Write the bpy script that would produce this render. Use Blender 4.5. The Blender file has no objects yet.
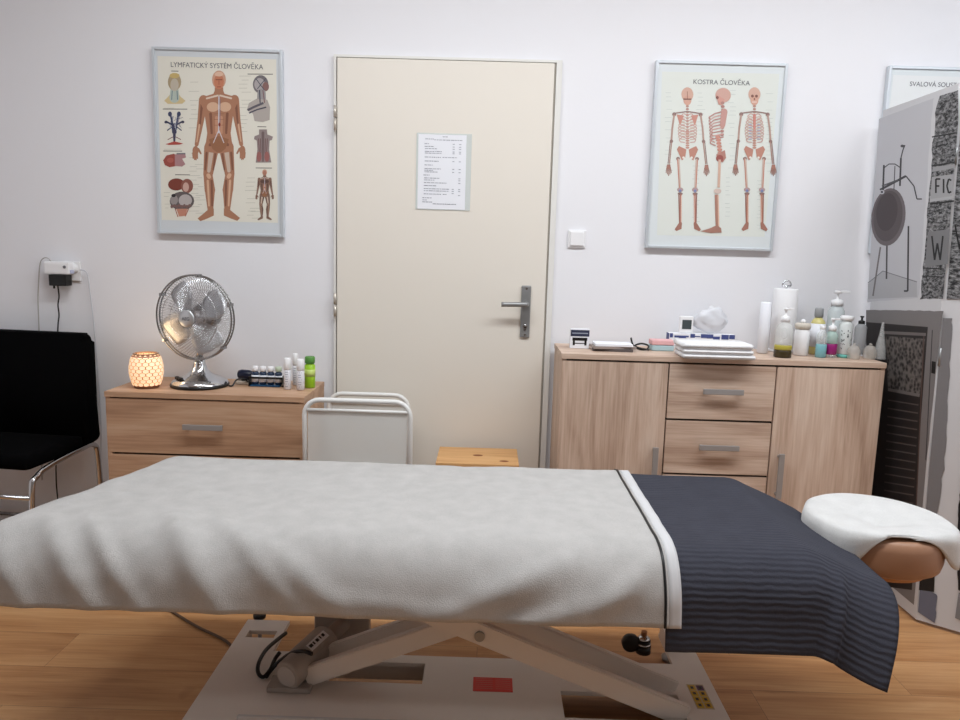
import bpy, bmesh, math, random
from mathutils import Vector, Matrix, noise
random.seed(7)
PI = math.pi
scene = bpy.context.scene
COL = scene.collection

# ---------------------------------------------------------------- camera
F_PX, PITCH, YAW, ROLL, CAM = 740.0, .144, -.008, -.029, Vector((0, -2.973, 1.249))
cp, sp, cy, sy, cr, sr = math.cos(PITCH), math.sin(PITCH), math.cos(YAW), math.sin(YAW), math.cos(ROLL), math.sin(ROLL)
FW = Vector((sy*cp, cy*cp, -sp)); R0 = Vector((cy, -sy, 0)); D0 = FW.cross(R0)
RT = cr*R0 + sr*D0; DN = -sr*R0 + cr*D0
cam = bpy.data.objects.new('camera', bpy.data.cameras.new('camera'))
COL.objects.link(cam); scene.camera = cam
cam.data.sensor_width = 36; cam.data.lens = F_PX*36/960; cam.data.clip_start = .05
cam.matrix_world = Matrix.Translation(CAM) @ Matrix((RT, -DN, -FW)).transposed().to_4x4()

def on_plane(px, py, p0, n):
    d = FW + (px-480)/F_PX*RT + (py-360)/F_PX*DN
    return CAM + d*((Vector(p0)-CAM).dot(n)/d.dot(n))
def at_z(px, py, z): return on_plane(px, py, (0, 0, z), Vector((0, 0, 1)))
def at_y(px, py, y): return on_plane(px, py, (0, y, 0), Vector((0, 1, 0)))

# ---------------------------------------------------------------- light
world = bpy.data.worlds.new('world'); scene.world = world; world.use_nodes = True
world.node_tree.nodes['Background'].inputs[0].default_value = (.85, .92, 1, 1)
world.node_tree.nodes['Background'].inputs[1].default_value = .3
def area(name, loc, rot, sx, sy_, power, color):
    l = bpy.data.lights.new(name, 'AREA'); l.shape = 'RECTANGLE'; l.size = sx; l.size_y = sy_
    l.energy = power; l.color = color
    o = bpy.data.objects.new(name, l); COL.objects.link(o); o.location = loc; o.rotation_euler = rot
    return o
area('ceiling_lamp_light', (.50, -1.30, 2.70), (0, 0, 0), 3.5, .25, 66, (.93, .97, 1))
area('rear_fill_light', (.55, -3.2, 2.70), (0, 0, 0), 1.3, .25, 8, (.96, .98, 1))  # unseen fill light, added behind the camera to lift the table base
vs = scene.view_settings
vs.view_transform = 'Standard'; vs.look = 'None'; vs.exposure = 0.0; vs.gamma = 1; vs.use_curve_mapping = False

# ---------------------------------------------------------------- materials
def nd(nt, t, **kw):
    n = nt.nodes.new(t)
    for k, v in kw.items(): setattr(n, k, v)
    return n
def srgb(c):
    return tuple(((x/255+.055)/1.055)**2.4 if x/255 > .04045 else x/255/12.92 for x in c) + (1,)
MATS = {}
def mat(name, rgb, rough=.5, metal=0, trans=0, alpha=1, emit=0, emit_rgb=None, bump=0, bscale=80, sheen=0, vary=0, vscale=5, ior=1.45):
    if name in MATS: return MATS[name]
    m = bpy.data.materials.new(name); m.use_nodes = True; nt = m.node_tree; b = nt.nodes['Principled BSDF']
    c = srgb(rgb)
    b.inputs['Base Color'].default_value = c; b.inputs['Roughness'].default_value = rough
    b.inputs['Metallic'].default_value = metal; b.inputs['Transmission Weight'].default_value = trans
    b.inputs['Alpha'].default_value = alpha; b.inputs['IOR'].default_value = ior
    b.inputs['Sheen Weight'].default_value = sheen
    if emit:
        b.inputs['Emission Color'].default_value = srgb(emit_rgb or rgb); b.inputs['Emission Strength'].default_value = emit
    tc = nd(nt, 'ShaderNodeTexCoord')
    if vary:
        n = nd(nt, 'ShaderNodeTexNoise'); n.inputs['Scale'].default_value = vscale; n.inputs['Detail'].default_value = 5
        nt.links.new(tc.outputs['Object'], n.inputs['Vector'])
        r = nd(nt, 'ShaderNodeValToRGB')
        r.color_ramp.elements[0].position = .3; r.color_ramp.elements[1].position = .7
        r.color_ramp.elements[0].color = tuple(x*(1-vary) for x in c[:3])+(1,)
        r.color_ramp.elements[1].color = tuple(min(1, x*(1+vary)) for x in c[:3])+(1,)
        nt.links.new(n.outputs['Fac'], r.inputs['Fac']); nt.links.new(r.outputs['Color'], b.inputs['Base Color'])
    if bump:
        n = nd(nt, 'ShaderNodeTexNoise'); n.inputs['Scale'].default_value = bscale; n.inputs['Detail'].default_value = 6
        nt.links.new(tc.outputs['Object'], n.inputs['Vector'])
        bp = nd(nt, 'ShaderNodeBump'); bp.inputs['Strength'].default_value = bump; bp.inputs['Distance'].default_value = .003
        nt.links.new(n.outputs['Fac'], bp.inputs['Height']); nt.links.new(bp.outputs['Normal'], b.inputs['Normal'])
    MATS[name] = m
    return m
def wood(name, axis, dark, mid, light, k=1.0):
    m = bpy.data.materials.new(name); m.use_nodes = True; nt = m.node_tree; b = nt.nodes['Principled BSDF']
    b.inputs['Roughness'].default_value = .5
    tc = nd(nt, 'ShaderNodeTexCoord')
    def stretched(a, s, det, dist):
        mp = nd(nt, 'ShaderNodeMapping'); sc = [s*k]*3; sc['xyz'.index(axis)] = a*k
        mp.inputs['Scale'].default_value = sc
        n = nd(nt, 'ShaderNodeTexNoise'); n.inputs['Scale'].default_value = 1; n.inputs['Detail'].default_value = det
        n.inputs['Distortion'].default_value = dist
        nt.links.new(tc.outputs['Object'], mp.inputs['Vector']); nt.links.new(mp.outputs['Vector'], n.inputs['Vector'])
        return n
    n1 = stretched(1.6, 14, 4, 1.2); n2 = stretched(6, 150, 3, .3)
    mx = nd(nt, 'ShaderNodeMix'); mx.inputs['Factor'].default_value = .35
    nt.links.new(n1.outputs['Fac'], mx.inputs['A']); nt.links.new(n2.outputs['Fac'], mx.inputs['B'])
    r = nd(nt, 'ShaderNodeValToRGB'); e = r.color_ramp.elements
    e[0].position = .34; e[0].color = srgb(dark); e[1].position = .66; e[1].color = srgb(light)
    x = e.new(.5); x.color = srgb(mid)
    nt.links.new(mx.outputs['Result'], r.inputs['Fac']); nt.links.new(r.outputs['Color'], b.inputs['Base Color'])
    return m
M = lambda n: MATS[n]
WALL = mat('wall_paint', (232, 232, 236), .85, bump=.08, bscale=60)
CEIL = mat('ceiling_paint', (232, 232, 232), .9)
DOORC = mat('door_cream_paint', (228, 222, 212), .42, bump=.05, bscale=25)
FRAMEC = mat('door_frame_paint', (224, 223, 219), .5)
HINGE = mat('hinge_paint', (196, 190, 180), .35, metal=.5)
STEEL = mat('brushed_steel', (150, 151, 152), .42, metal=.6)
CHROME = mat('chrome', (205, 207, 210), .12, metal=1)
DCHROME = mat('dark_chrome', (150, 149, 148), .2, metal=1)
ALU = mat('aluminium', (208, 214, 220), .32, metal=.35)
HANDLEG = mat('grey_handle', (156, 152, 150), .4, metal=.25)
WPLASTIC = mat('white_plastic', (236, 236, 238), .35)
WPAPER = mat('white_paper', (232, 234, 240), .8)
BLACK = mat('black_plastic', (14, 14, 15), .4)
BFAB = mat('black_fabric', (6, 6, 7), 1.0)
BFAB.node_tree.nodes['Principled BSDF'].inputs['Specular IOR Level'].default_value = .05
GREYBASE = mat('cream_grey_powder_coat', (232, 224, 216), .45)
GAPSHADE = mat('gap_shade', (30, 24, 20), .9)
RED = mat('red_sticker', (226, 50, 34), .5)
OAKV = wood('sonoma_oak_vertical', 'z', (174, 146, 127), (200, 174, 155), (216, 195, 178))
OAKH = wood('sonoma_oak_horizontal', 'x', (174, 146, 127), (200, 174, 155), (216, 195, 178))
LOAKH = wood('light_oak_horizontal', 'x', (164, 126, 98), (188, 150, 120), (202, 168, 140))
PINE = wood('pine_board', 'x', (178, 126, 74), (206, 158, 104), (218, 174, 122))
CLEAR = mat('clear_plastic', (240, 245, 245), .08, trans=.0, alpha=.28)
GLASS = mat('clear_glass', (238, 240, 240), .05, trans=.0, alpha=.18)

def floor_mat():
    m = bpy.data.materials.new('oak_laminate'); m.use_nodes = True; nt = m.node_tree; b = nt.nodes['Principled BSDF']
    b.inputs['Roughness'].default_value = .42
    tc = nd(nt, 'ShaderNodeTexCoord')
    br = nd(nt, 'ShaderNodeTexBrick'); br.offset = .37; br.inputs['Scale'].default_value = 1
    br.inputs['Brick Width'].default_value = 1.28; br.inputs['Row Height'].default_value = .19
    br.inputs['Mortar Size'].default_value = .0006; br.inputs['Mortar Smooth'].default_value = .2
    br.inputs['Color1'].default_value = (.2, .2, .2, 1); br.inputs['Color2'].default_value = (.8, .8, .8, 1); br.inputs['Mortar'].default_value = (0, 0, 0, 1)
    nt.links.new(tc.outputs['Object'], br.inputs['Vector'])
    def sn(sx, s_, det, dist):
        mp = nd(nt, 'ShaderNodeMapping'); mp.inputs['Scale'].default_value = (sx, s_, 1)
        n = nd(nt, 'ShaderNodeTexNoise'); n.inputs['Scale'].default_value = 1; n.inputs['Detail'].default_value = det; n.inputs['Distortion'].default_value = dist
        off = nd(nt, 'ShaderNodeVectorMath', operation='ADD')
        nt.links.new(tc.outputs['Object'], off.inputs[0])
        sc = nd(nt, 'ShaderNodeVectorMath', operation='SCALE'); sc.inputs['Scale'].default_value = 3.0
        nt.links.new(br.outputs['Color'], sc.inputs[0]); nt.links.new(sc.outputs[0], off.inputs[1])
        nt.links.new(off.outputs[0], mp.inputs['Vector']); nt.links.new(mp.outputs['Vector'], n.inputs['Vector'])
        return n
    n1 = sn(1.3, 12, 5, 1.0); n2 = sn(5, 120, 3, .2); n3 = sn(3.2, 9, 2, .6)
    mx = nd(nt, 'ShaderNodeMix'); mx.inputs['Factor'].default_value = .3
    nt.links.new(n1.outputs['Fac'], mx.inputs['A']); nt.links.new(n2.outputs['Fac'], mx.inputs['B'])
    r = nd(nt, 'ShaderNodeValToRGB'); e = r.color_ramp.elements
    e[0].position = .32; e[0].color = srgb((158, 108, 66)); e[1].position = .68; e[1].color = srgb((206, 162, 116))
    x = e.new(.5); x.color = srgb((188, 140, 94))
    nt.links.new(mx.outputs['Result'], r.inputs['Fac'])
    kn = nd(nt, 'ShaderNodeValToRGB'); kn.color_ramp.elements[0].position = .68; kn.color_ramp.elements[1].position = .76
    kn.color_ramp.elements[0].color = (1, 1, 1, 1); kn.color_ramp.elements[1].color = (.55, .42, .33, 1)
    nt.links.new(n3.outputs['Fac'], kn.inputs['Fac'])
    mu = nd(nt, 'ShaderNodeMix', data_type='RGBA', blend_type='MULTIPLY'); mu.inputs['Factor'].default_value = 1
    nt.links.new(r.outputs['Color'], mu.inputs['A']); nt.links.new(kn.outputs['Color'], mu.inputs['B'])
    pl = nd(nt, 'ShaderNodeValToRGB'); pl.color_ramp.elements[0].color = (.93, .92, .91, 1); pl.color_ramp.elements[1].color = (1.05, 1.04, 1.02, 1)
    nt.links.new(br.outputs['Color'], pl.inputs['Fac'])
    m2 = nd(nt, 'ShaderNodeMix', data_type='RGBA', blend_type='MULTIPLY'); m2.inputs['Factor'].default_value = 1
    nt.links.new(mu.outputs['Result'], m2.inputs['A']); nt.links.new(pl.outputs['Color'], m2.inputs['B'])
    m3 = nd(nt, 'ShaderNodeMix', data_type='RGBA'); m3.inputs['B'].default_value = srgb((96, 62, 38))
    nt.links.new(br.outputs['Fac'], m3.inputs['Factor']); nt.links.new(m2.outputs['Result'], m3.inputs['A'])
    nt.links.new(m3.outputs['Result'], b.inputs['Base Color'])
    return m
def terry(name, rgb, rib=0, sheen=.3, fuzz=.5):
    m = bpy.data.materials.new(name); m.use_nodes = True; nt = m.node_tree; b = nt.nodes['Principled BSDF']
    b.inputs['Roughness'].default_value = .95; b.inputs['Sheen Weight'].default_value = sheen
    b.inputs['Specular IOR Level'].default_value = .15
    tc = nd(nt, 'ShaderNodeTexCoord')
    n = nd(nt, 'ShaderNodeTexNoise'); n.inputs['Scale'].default_value = 420; n.inputs['Detail'].default_value = 3
    nl = nd(nt, 'ShaderNodeTexNoise'); nl.inputs['Scale'].default_value = 22; nl.inputs['Detail'].default_value = 6
    nt.links.new(tc.outputs['Object'], n.inputs['Vector']); nt.links.new(tc.outputs['Object'], nl.inputs['Vector'])
    c = srgb(rgb); r = nd(nt, 'ShaderNodeValToRGB')
    r.color_ramp.elements[0].position = .3; r.color_ramp.elements[1].position = .7
    r.color_ramp.elements[0].color = tuple(x*.86 for x in c[:3])+(1,); r.color_ramp.elements[1].color = tuple(x*1.1 for x in c[:3])+(1,)
    ad = nd(nt, 'ShaderNodeMix'); ad.inputs['Factor'].default_value = .5
    nt.links.new(n.outputs['Fac'], ad.inputs['A']); nt.links.new(nl.outputs['Fac'], ad.inputs['B'])
    nt.links.new(ad.outputs['Result'], r.inputs['Fac']); nt.links.new(r.outputs['Color'], b.inputs['Base Color'])
    h = n.outputs['Fac']
    bp = nd(nt, 'ShaderNodeBump'); bp.inputs['Strength'].default_value = fuzz; bp.inputs['Distance'].default_value = .004
    nt.links.new(h, bp.inputs['Height']); last = bp
    if rib:
        w = nd(nt, 'ShaderNodeTexWave'); w.bands_direction = 'Y'; w.inputs['Scale'].default_value = rib; w.inputs['Distortion'].default_value = 2.2
        w.inputs['Detail'].default_value = 2; w.inputs['Detail Scale'].default_value = 1.5
        nt.links.new(tc.outputs['UV'], w.inputs['Vector'])
        b2 = nd(nt, 'ShaderNodeBump'); b2.inputs['Strength'].default_value = .8; b2.inputs['Distance'].default_value = .0017
        nt.links.new(w.outputs['Fac'], b2.inputs['Height']); nt.links.new(bp.outputs['Normal'], b2.inputs['Normal']); last = b2
    nt.links.new(last.outputs['Normal'], b.inputs['Normal'])
    return m

# ---------------------------------------------------------------- mesh helpers
def box(bm, x0, x1, y0, y1, z0, z1, bev=0, mi=0):
    v = [bm.verts.new(p) for p in ((x0,y0,z0),(x1,y0,z0),(x1,y1,z0),(x0,y1,z0),(x0,y0,z1),(x1,y0,z1),(x1,y1,z1),(x0,y1,z1))]
    fs = [bm.faces.new([v[i] for i in q]) for q in ((3,2,1,0),(4,5,6,7),(0,1,5,4),(1,2,6,5),(2,3,7,6),(3,0,4,7))]
    for f in fs: f.material_index = mi
    if bev:
        es = list({e for f in fs for e in f.edges})
        bmesh.ops.bevel(bm, geom=es, offset=bev, segments=2, affect='EDGES', profile=.6, material=mi)
    return v
def tube(bm, pts, r, n=8, closed=False, mi=0, caps=True):
    pts = [Vector(p) for p in pts]; N = len(pts); rings = []; up = None
    rr = r if isinstance(r, (list, tuple)) else [r]*N
    for i, p in enumerate(pts):
        if closed: t = (pts[(i+1) % N]-pts[i-1]).normalized()
        else: t = (pts[min(i+1, N-1)]-pts[max(i-1, 0)]).normalized()
        if up is None:
            a = Vector((0, 0, 1)) if abs(t.z) < .9 else Vector((1, 0, 0)); up = (a-t*a.dot(t)).normalized()
        else:
            up = (up-t*up.dot(t)).normalized()
        s = t.cross(up)
        rings.append([bm.verts.new(p+(up*math.cos(2*PI*k/n)+s*math.sin(2*PI*k/n))*rr[i]) for k in range(n)])
    for i in range(N if closed else N-1):
        a, b = rings[i], rings[(i+1) % N]
        for k in range(n):
            f = bm.faces.new((a[k], a[(k+1) % n], b[(k+1) % n], b[k])); f.smooth = True; f.material_index = mi
    if caps and not closed:
        bm.faces.new(rings[0][::-1]).material_index = mi; bm.faces.new(rings[-1]).material_index = mi
def lathe(bm, prof, cx=0, cy=0, n=28, mi=0, sx=1, sy_=1):
    rings = []
    for r, z in prof:
        rings.append([bm.verts.new((cx+r*sx*math.cos(2*PI*k/n), cy+r*sy_*math.sin(2*PI*k/n), z)) for k in range(n)] if r > 1e-6 else [bm.verts.new((cx, cy, z))])
    for a, b in zip(rings, rings[1:]):
        for k in range(n):
            if len(a) == 1 and len(b) == 1: continue
            if len(a) == 1: vs_ = (a[0], b[(k+1) % n], b[k])
            elif len(b) == 1: vs_ = (a[k], a[(k+1) % n], b[0])
            else: vs_ = (a[k], a[(k+1) % n], b[(k+1) % n], b[k])
            f = bm.faces.new(vs_); f.smooth = True; f.material_index = mi
def smooth_path(pts, sub=6):
    pts = [Vector(p) for p in pts]; out = []
    for i in range(len(pts)-1):
        p0 = pts[max(i-1, 0)]; p1 = pts[i]; p2 = pts[i+1]; p3 = pts[min(i+2, len(pts)-1)]
        for k in range(sub):
            t = k/sub
            out.append(.5*((2*p1)+(p2-p0)*t+(2*p0-5*p1+4*p2-p3)*t*t+(3*p1-p0-3*p2+p3)*t**3))
    out.append(pts[-1]); return out
def obj(name, bm, m, parent=None, recalc=True, smooth=False):
    me = bpy.data.meshes.new(name)
    if recalc: bmesh.ops.recalc_face_normals(bm, faces=bm.faces)
    if smooth:
        for f in bm.faces: f.smooth = True
    bm.to_mesh(me); bm.free()
    for x in (m if isinstance(m, (list, tuple)) else [m]): me.materials.append(x)
    o = bpy.data.objects.new(name, me); COL.objects.link(o)
    if parent: o.parent = parent
    return o
def thing(name, label, cat, loc=(0, 0, 0), rz=0, group=None):
    o = bpy.data.objects.new(name, None); COL.objects.link(o); o.empty_display_size = .05
    o.location = loc; o.rotation_euler = (0, 0, rz); o['label'] = label; o['category'] = cat
    if group: o['group'] = group
    return o
def tag(o, label, cat, group=None, kind=None):
    o['label'] = label; o['category'] = cat
    if group: o['group'] = group
    if kind: o['kind'] = kind
    return o
def adopt(o, par):
    o.parent = par; o.matrix_parent_inverse = (Matrix.Translation(par.location) @ Matrix.Rotation(par.rotation_euler.z, 4, 'Z')).inverted(); return o
def struct(o): o['kind'] = 'structure'; return o
def B(): return bmesh.new()
def bx(name, dims, m, parent=None, bev=0):
    b = B(); box(b, *dims, bev=bev); return obj(name, b, m, parent)
def dup(root, loc, label, rz=None, group=None):
    r = root.copy(); COL.objects.link(r); r.location = loc
    if rz is not None: r.rotation_euler = (0, 0, rz)
    r['label'] = label
    if group: r['group'] = group
    for ch in list(root.children):
        c = ch.copy(); COL.objects.link(c); c.parent = r
        for g in ch.children:
            d = g.copy(); COL.objects.link(d); d.parent = c
    return r
def text_obj(name, s, size, m, parent, loc, rot=(PI/2, 0, 0), width=None, align='CENTER', bold=0):
    cu = bpy.data.curves.new(name, 'FONT'); cu.body = s; cu.size = size; cu.align_x = align; cu.extrude = .0002; cu.offset = bold
    t = bpy.data.objects.new(name, cu); COL.objects.link(t)
    bpy.context.view_layer.update()
    dg = bpy.context.evaluated_depsgraph_get()
    me = bpy.data.meshes.new_from_object(t.evaluated_get(dg)); bpy.data.objects.remove(t)
    if width:
        xs = [v.co.x for v in me.vertices]; k = width/(max(xs)-min(xs)); mid = (max(xs)+min(xs))/2 if align == 'CENTER' else min(xs)
        for v in me.vertices: v.co.x = (v.co.x-mid)*k
    me.materials.clear(); me.materials.append(m)
    o = bpy.data.objects.new(name, me); COL.objects.link(o); o.parent = parent; o.location = loc; o.rotation_euler = rot
    return o

# flat printed artwork: polygons laid on a plane given by fn(px,py)->Vector, each layer a hair above the last
class Print:
    def __init__(s, fn, normal): s.fn = fn; s.n = Vector(normal).normalized(); s.bm = B(); s.m = []; s.k = 0
    def poly(s, pts, rgb):
        s.k += 1
        m = mat('print_%d_%d_%d' % rgb, rgb, .6)
        if m not in s.m: s.m.append(m)
        off = s.n*(.0002+.000004*s.k)
        try: f = s.bm.faces.new([s.bm.verts.new(s.fn(*p)+off) for p in pts])
        except ValueError: return
        f.material_index = s.m.index(m)
    def ell(s, cx, cy_, rx, ry, rgb, rot=0, n=18):
        c, q = math.cos(rot), math.sin(rot)
        s.poly([(cx+rx*math.cos(2*PI*k/n)*c-ry*math.sin(2*PI*k/n)*q, cy_+rx*math.cos(2*PI*k/n)*q+ry*math.sin(2*PI*k/n)*c) for k in range(n)], rgb)
    def cap(s, x0, y0, r0, x1, y1, r1, rgb):
        a = math.atan2(y1-y0, x1-x0); pts = []
        for k in range(7):
            t = a+PI/2+PI*k/6; pts.append((x0+r0*math.cos(t), y0+r0*math.sin(t)))
        for k in range(7):
            t = a-PI/2+PI*k/6; pts.append((x1+r1*math.cos(t), y1+r1*math.sin(t)))
        s.poly(pts, rgb)
    def line(s, pts, w, rgb):
        for a, b in zip(pts, pts[1:]):
            d = math.hypot(b[0]-a[0], b[1]-a[1]) or 1; nx, ny = -(b[1]-a[1])/d*w/2, (b[0]-a[0])/d*w/2
            s.poly([(a[0]+nx, a[1]+ny), (b[0]+nx, b[1]+ny), (b[0]-nx, b[1]-ny), (a[0]-nx, a[1]-ny)], rgb)
    def done(s, name, parent):
        s.bm.normal_update()
        for f in s.bm.faces:
            if f.normal.dot(s.n) < 0: f.normal_flip()
        bmesh.ops.triangulate(s.bm, faces=s.bm.faces[:])
        return obj(name, s.bm, s.m, parent, recalc=False)

# ================================================================ room
X0, X1, YF, H = -2.3, 2.3, -4.3, 2.75
struct(bx('wall_back', (X0-.1, X1+.1, 0, .1, 0, H), WALL))
struct(bx('wall_left', (X0-.1, X0, YF-.1, 0, 0, H), WALL))
struct(bx('wall_right', (X1, X1+.1, YF-.1, 0, 0, H), WALL))
struct(bx('wall_front', (X0, X1, YF-.1, YF, 0, H), mat('rear_wall_paint', (150, 146, 140), .9)))
struct(bx('ceiling', (X0-.1, X1+.1, YF-.1, .1, H, H+.1), CEIL))
struct(bx('floor', (X0-.1, X1+.1, YF-.1, .1, -.1, 0), floor_mat()))
BASEB = mat('skirting_white', (206, 202, 196), .5)
struct(bx('baseboard_back', (X0, -.64, -.014, 0, 0, .07), BASEB, bev=.003))
struct(bx('baseboard_right', (.262, X1, -.014, 0, 0, .07), BASEB, bev=.003))
for nm, xx, yy, hw in (('ceiling_lamp', .50, -1.30, 1.78), ('ceiling_lamp', .55, -3.2, .7)):  # the second housing is made up to go with the added rear fill
    t = thing(nm, 'long white ceiling lamp ' + ('above the massage table' if yy > -2 else 'added at the rear as fill light'), 'lamp', (xx, yy, 2.75))
    bx('housing', (-hw, hw, -.16, .16, -.04, 0), WPLASTIC, t, bev=.01)

# ---------------------------------------------------------------- door
door = struct(thing('door_1', 'cream flat door with a steel handle', 'door', (0, 0, 0)))
del door['category']; 
DL, DR, DT = -.602, .228, 1.97
bx('door_leaf', (DL, DR, -.022, -.001, .008, DT), DOORC, door, bev=.003)
b = B()
def prism_xz(b, pts, y0, y1, mi=0):
    a = [b.verts.new((x, y0, z)) for x, z in pts]; c = [b.verts.new((x, y1, z)) for x, z in pts]
    b.faces.new(a).material_index = mi; b.faces.new(c[::-1]).material_index = mi
    for i in range(len(pts)): b.faces.new((a[i-1], a[i], c[i], c[i-1])).material_index = mi
prism_xz(b, [(DL-.014, 0), (DL-.004, 0), (DL-.004, DT+.004), (DR+.008, DT+.004), (DR+.008, 0), (DR+.030, 0), (DR+.030, DT+.013), (DL-.014, DT+.013)], -.016, 0)
obj('door_frame', b, FRAMEC, door)
b = B(); box(b, DL-.003, DL, -.008, -.001, 0, DT+.003); box(b, DR, DR+.007, -.010, -.001, 0, DT+.003); box(b, DL, DR, -.008, -.001, DT, DT+.004)
obj('rebate_shade_strip', b, mat('rebate_gap_shade', (176, 170, 160), .8), door)  # grey strips stand in for the shade in the gap around the leaf
for z in (1.745, 1.025):
    h = B(); tube(h, [(DL-.006, -.028, z-.045), (DL-.006, -.028, z+.0)], .0062, 10); tube(h, [(DL-.006, -.028, z+.003), (DL-.006, -.028, z+.048)], .0062, 10)
    tube(h, [(DL-.006, -.028, z-.052), (DL-.006, -.028, z-.046)], .0045, 8)
    obj('hinge', h, HINGE, door)
hx = DR-.076
pl = B(); box(pl, hx-.019, hx+.019, -.031, -.0221, .918, 1.125, bev=.004)
plate = obj('lock_plate', pl, STEEL, door)
for z in (.930, 1.113):
    s = B(); tube(s, [(hx, -.030, z), (hx, -.033, z)], .0045, 10); obj('screw', s, CHROME, plate)
k = B(); lathe(k, [(0, 0), (.0085, 0), (.0085, .004), (0, .004)], n=16); box(k, -.005, .005, -.018, -.002, 0, .004, bev=.001)
ko = obj('key_cylinder', k, DCHROME, plate); ko.rotation_euler = (PI/2, 0, 0); ko.location = (hx, -.031, .965)
h = B(); tube(h, [(hx, -.030, 1.053), (hx, -.042, 1.053)], .016, 18); tube(h, smooth_path([(hx, -.040, 1.053), (hx, -.070, 1.053), (hx-.02, -.078, 1.053), (hx-.098, -.078, 1.051)], 5), .0095, 12)
obj('lever_handle', h, STEEL, door)

# price list in a plastic sleeve taped on the door
t = thing('price_list', 'printed price list in a clear sleeve on the cream door', 'sign', (-.188, -.023, 1.555))
bx('plastic_sleeve', (-.105, .108, -.0016, -.0002, -.145, .145), mat('sleeve', (226, 232, 230), .25, alpha=.7), t)
bx('paper_sheet', (-.098, .088, -.0022, -.0016, -.142, .14), WPAPER, t)
pr = Print(lambda x, y: Vector((-.098+(x-65)/400*.192, -.0022, .14-(y-55)/605*.282)), (0, -1, 0))
G = (120, 122, 136); G2 = (150, 152, 164)
for y, xs in ((72, [(260,300)]), (92, [(120,190)]), (98, [(190,420)]), (130,[(115,150)]), (152, [(115,190)]), (170, [(118,215)]), (192, [(118,255)]), (206, [(118,255)]), (238, [(118,250),(262,380)]), (270, [(118,235)]), (302, [(118,185)]), (332, [(118,250)]), (345,[(118,190)]), (358, [(118,225)]), (384, [(110,160)]), (408, [(115,240)]), (424,[(115,200)]), (446, [(115,300)]), (470, [(115,215)]), (495, [(115,320)]), (512, [(115,320)]), (538, [(115,255),(270,300)]), (570, [(105,180)]), (588, [(105,140)]), (604, [(105,185)]), (618, [(190,380)])):
    for a, c in xs:
        x = a
        while x < c:
            w = random.uniform(10, 34); pr.poly([(x, y-2.6), (min(x+w, c), y-2.6), (min(x+w, c), y+2.6), (x, y+2.6)], G if random.random() < .6 else G2); x += w+4
for x0, ys in ((350, (130,152,170,192,206,270,332,358,495,512,530)), (402, (130,152,170,192,206,270,332,358,408,424,446,495,512,545))):
    for y in ys: pr.poly([(x0-8, y-2.6), (x0+9, y-2.6), (x0+9, y+2.6), (x0-8, y+2.6)], G2)
pr.done('printed_lines', t)

# light switch
t = thing('light_switch', 'square white light switch beside the door frame', 'switch', (.345, 0, 1.314))
bx('switch_plate', (-.0345, .0345, -.009, 0, -.0345, .0345), WPLASTIC, t, bev=.003)
bx('rocker', (-.027, .027, -.015, -.0091, -.027, .028), WPLASTIC, t, bev=.003)

# ================================================================ wall posters
def quad_map(TL, TR, BR, BL, w, h, y=-.0175):
    def fn(px, py):
        v = .5; u = .5
        for _ in range(6):
            xl = TL[0]+(BL[0]-TL[0])*v; xr = TR[0]+(BR[0]-TR[0])*v; u = (px-xl)/(xr-xl)
            yt = TL[1]+(TR[1]-TL[1])*u; yb = BL[1]+(BR[1]-BL[1])*u; v = (py-yt)/(yb-yt)
        return Vector((u*w-w/2, y, -v*h))
    return fn
def poster(label, x, ztop, w, h, fn, paper, draw, title, tpos, tw, tsize):
    t = thing('poster', label, 'poster', (x+w/2, 0, ztop), group='framed anatomy charts')
    b = B(); e = .011; y0, y1 = -.024, -.002
    box(b, -w/2, -w/2+e, y0, y1, -h, 0, bev=.002); box(b, w/2-e, w/2, y0, y1, -h, 0, bev=.002)
    box(b, -w/2+e, w/2-e, y0, y1, -e, 0, bev=.002); box(b, -w/2+e, w/2-e, y0, y1, -h, -h+e, bev=.002)
    obj('frame', b, ALU, t)
    bx('backing_board', (-w/2+.008, w/2-.008, -.0175, -.004, -h+.008, -.008), paper, t)
    pr = Print(fn, (0, -1, 0)); draw(pr); pr.done('printed_artwork', t)
    p = fn(*tpos)
    text_obj('title_lettering', title, tsize, mat('title_ink', (96, 96, 102), .7), t, (p.x, -.0182, p.z), width=tw, bold=0)
    return t
def blur_text(p, x0, x1, y0, y1, dy, rgb):
    y = y0
    while y < y1:
        a = x0+random.uniform(0, (x1-x0)*.3); c = x1-random.uniform(0, (x1-x0)*.35)
        p.poly([(a, y), (c, y), (c, y+1.6), (a, y+1.6)], rgb); y += dy*random.choice((1, 1, 2))
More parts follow.
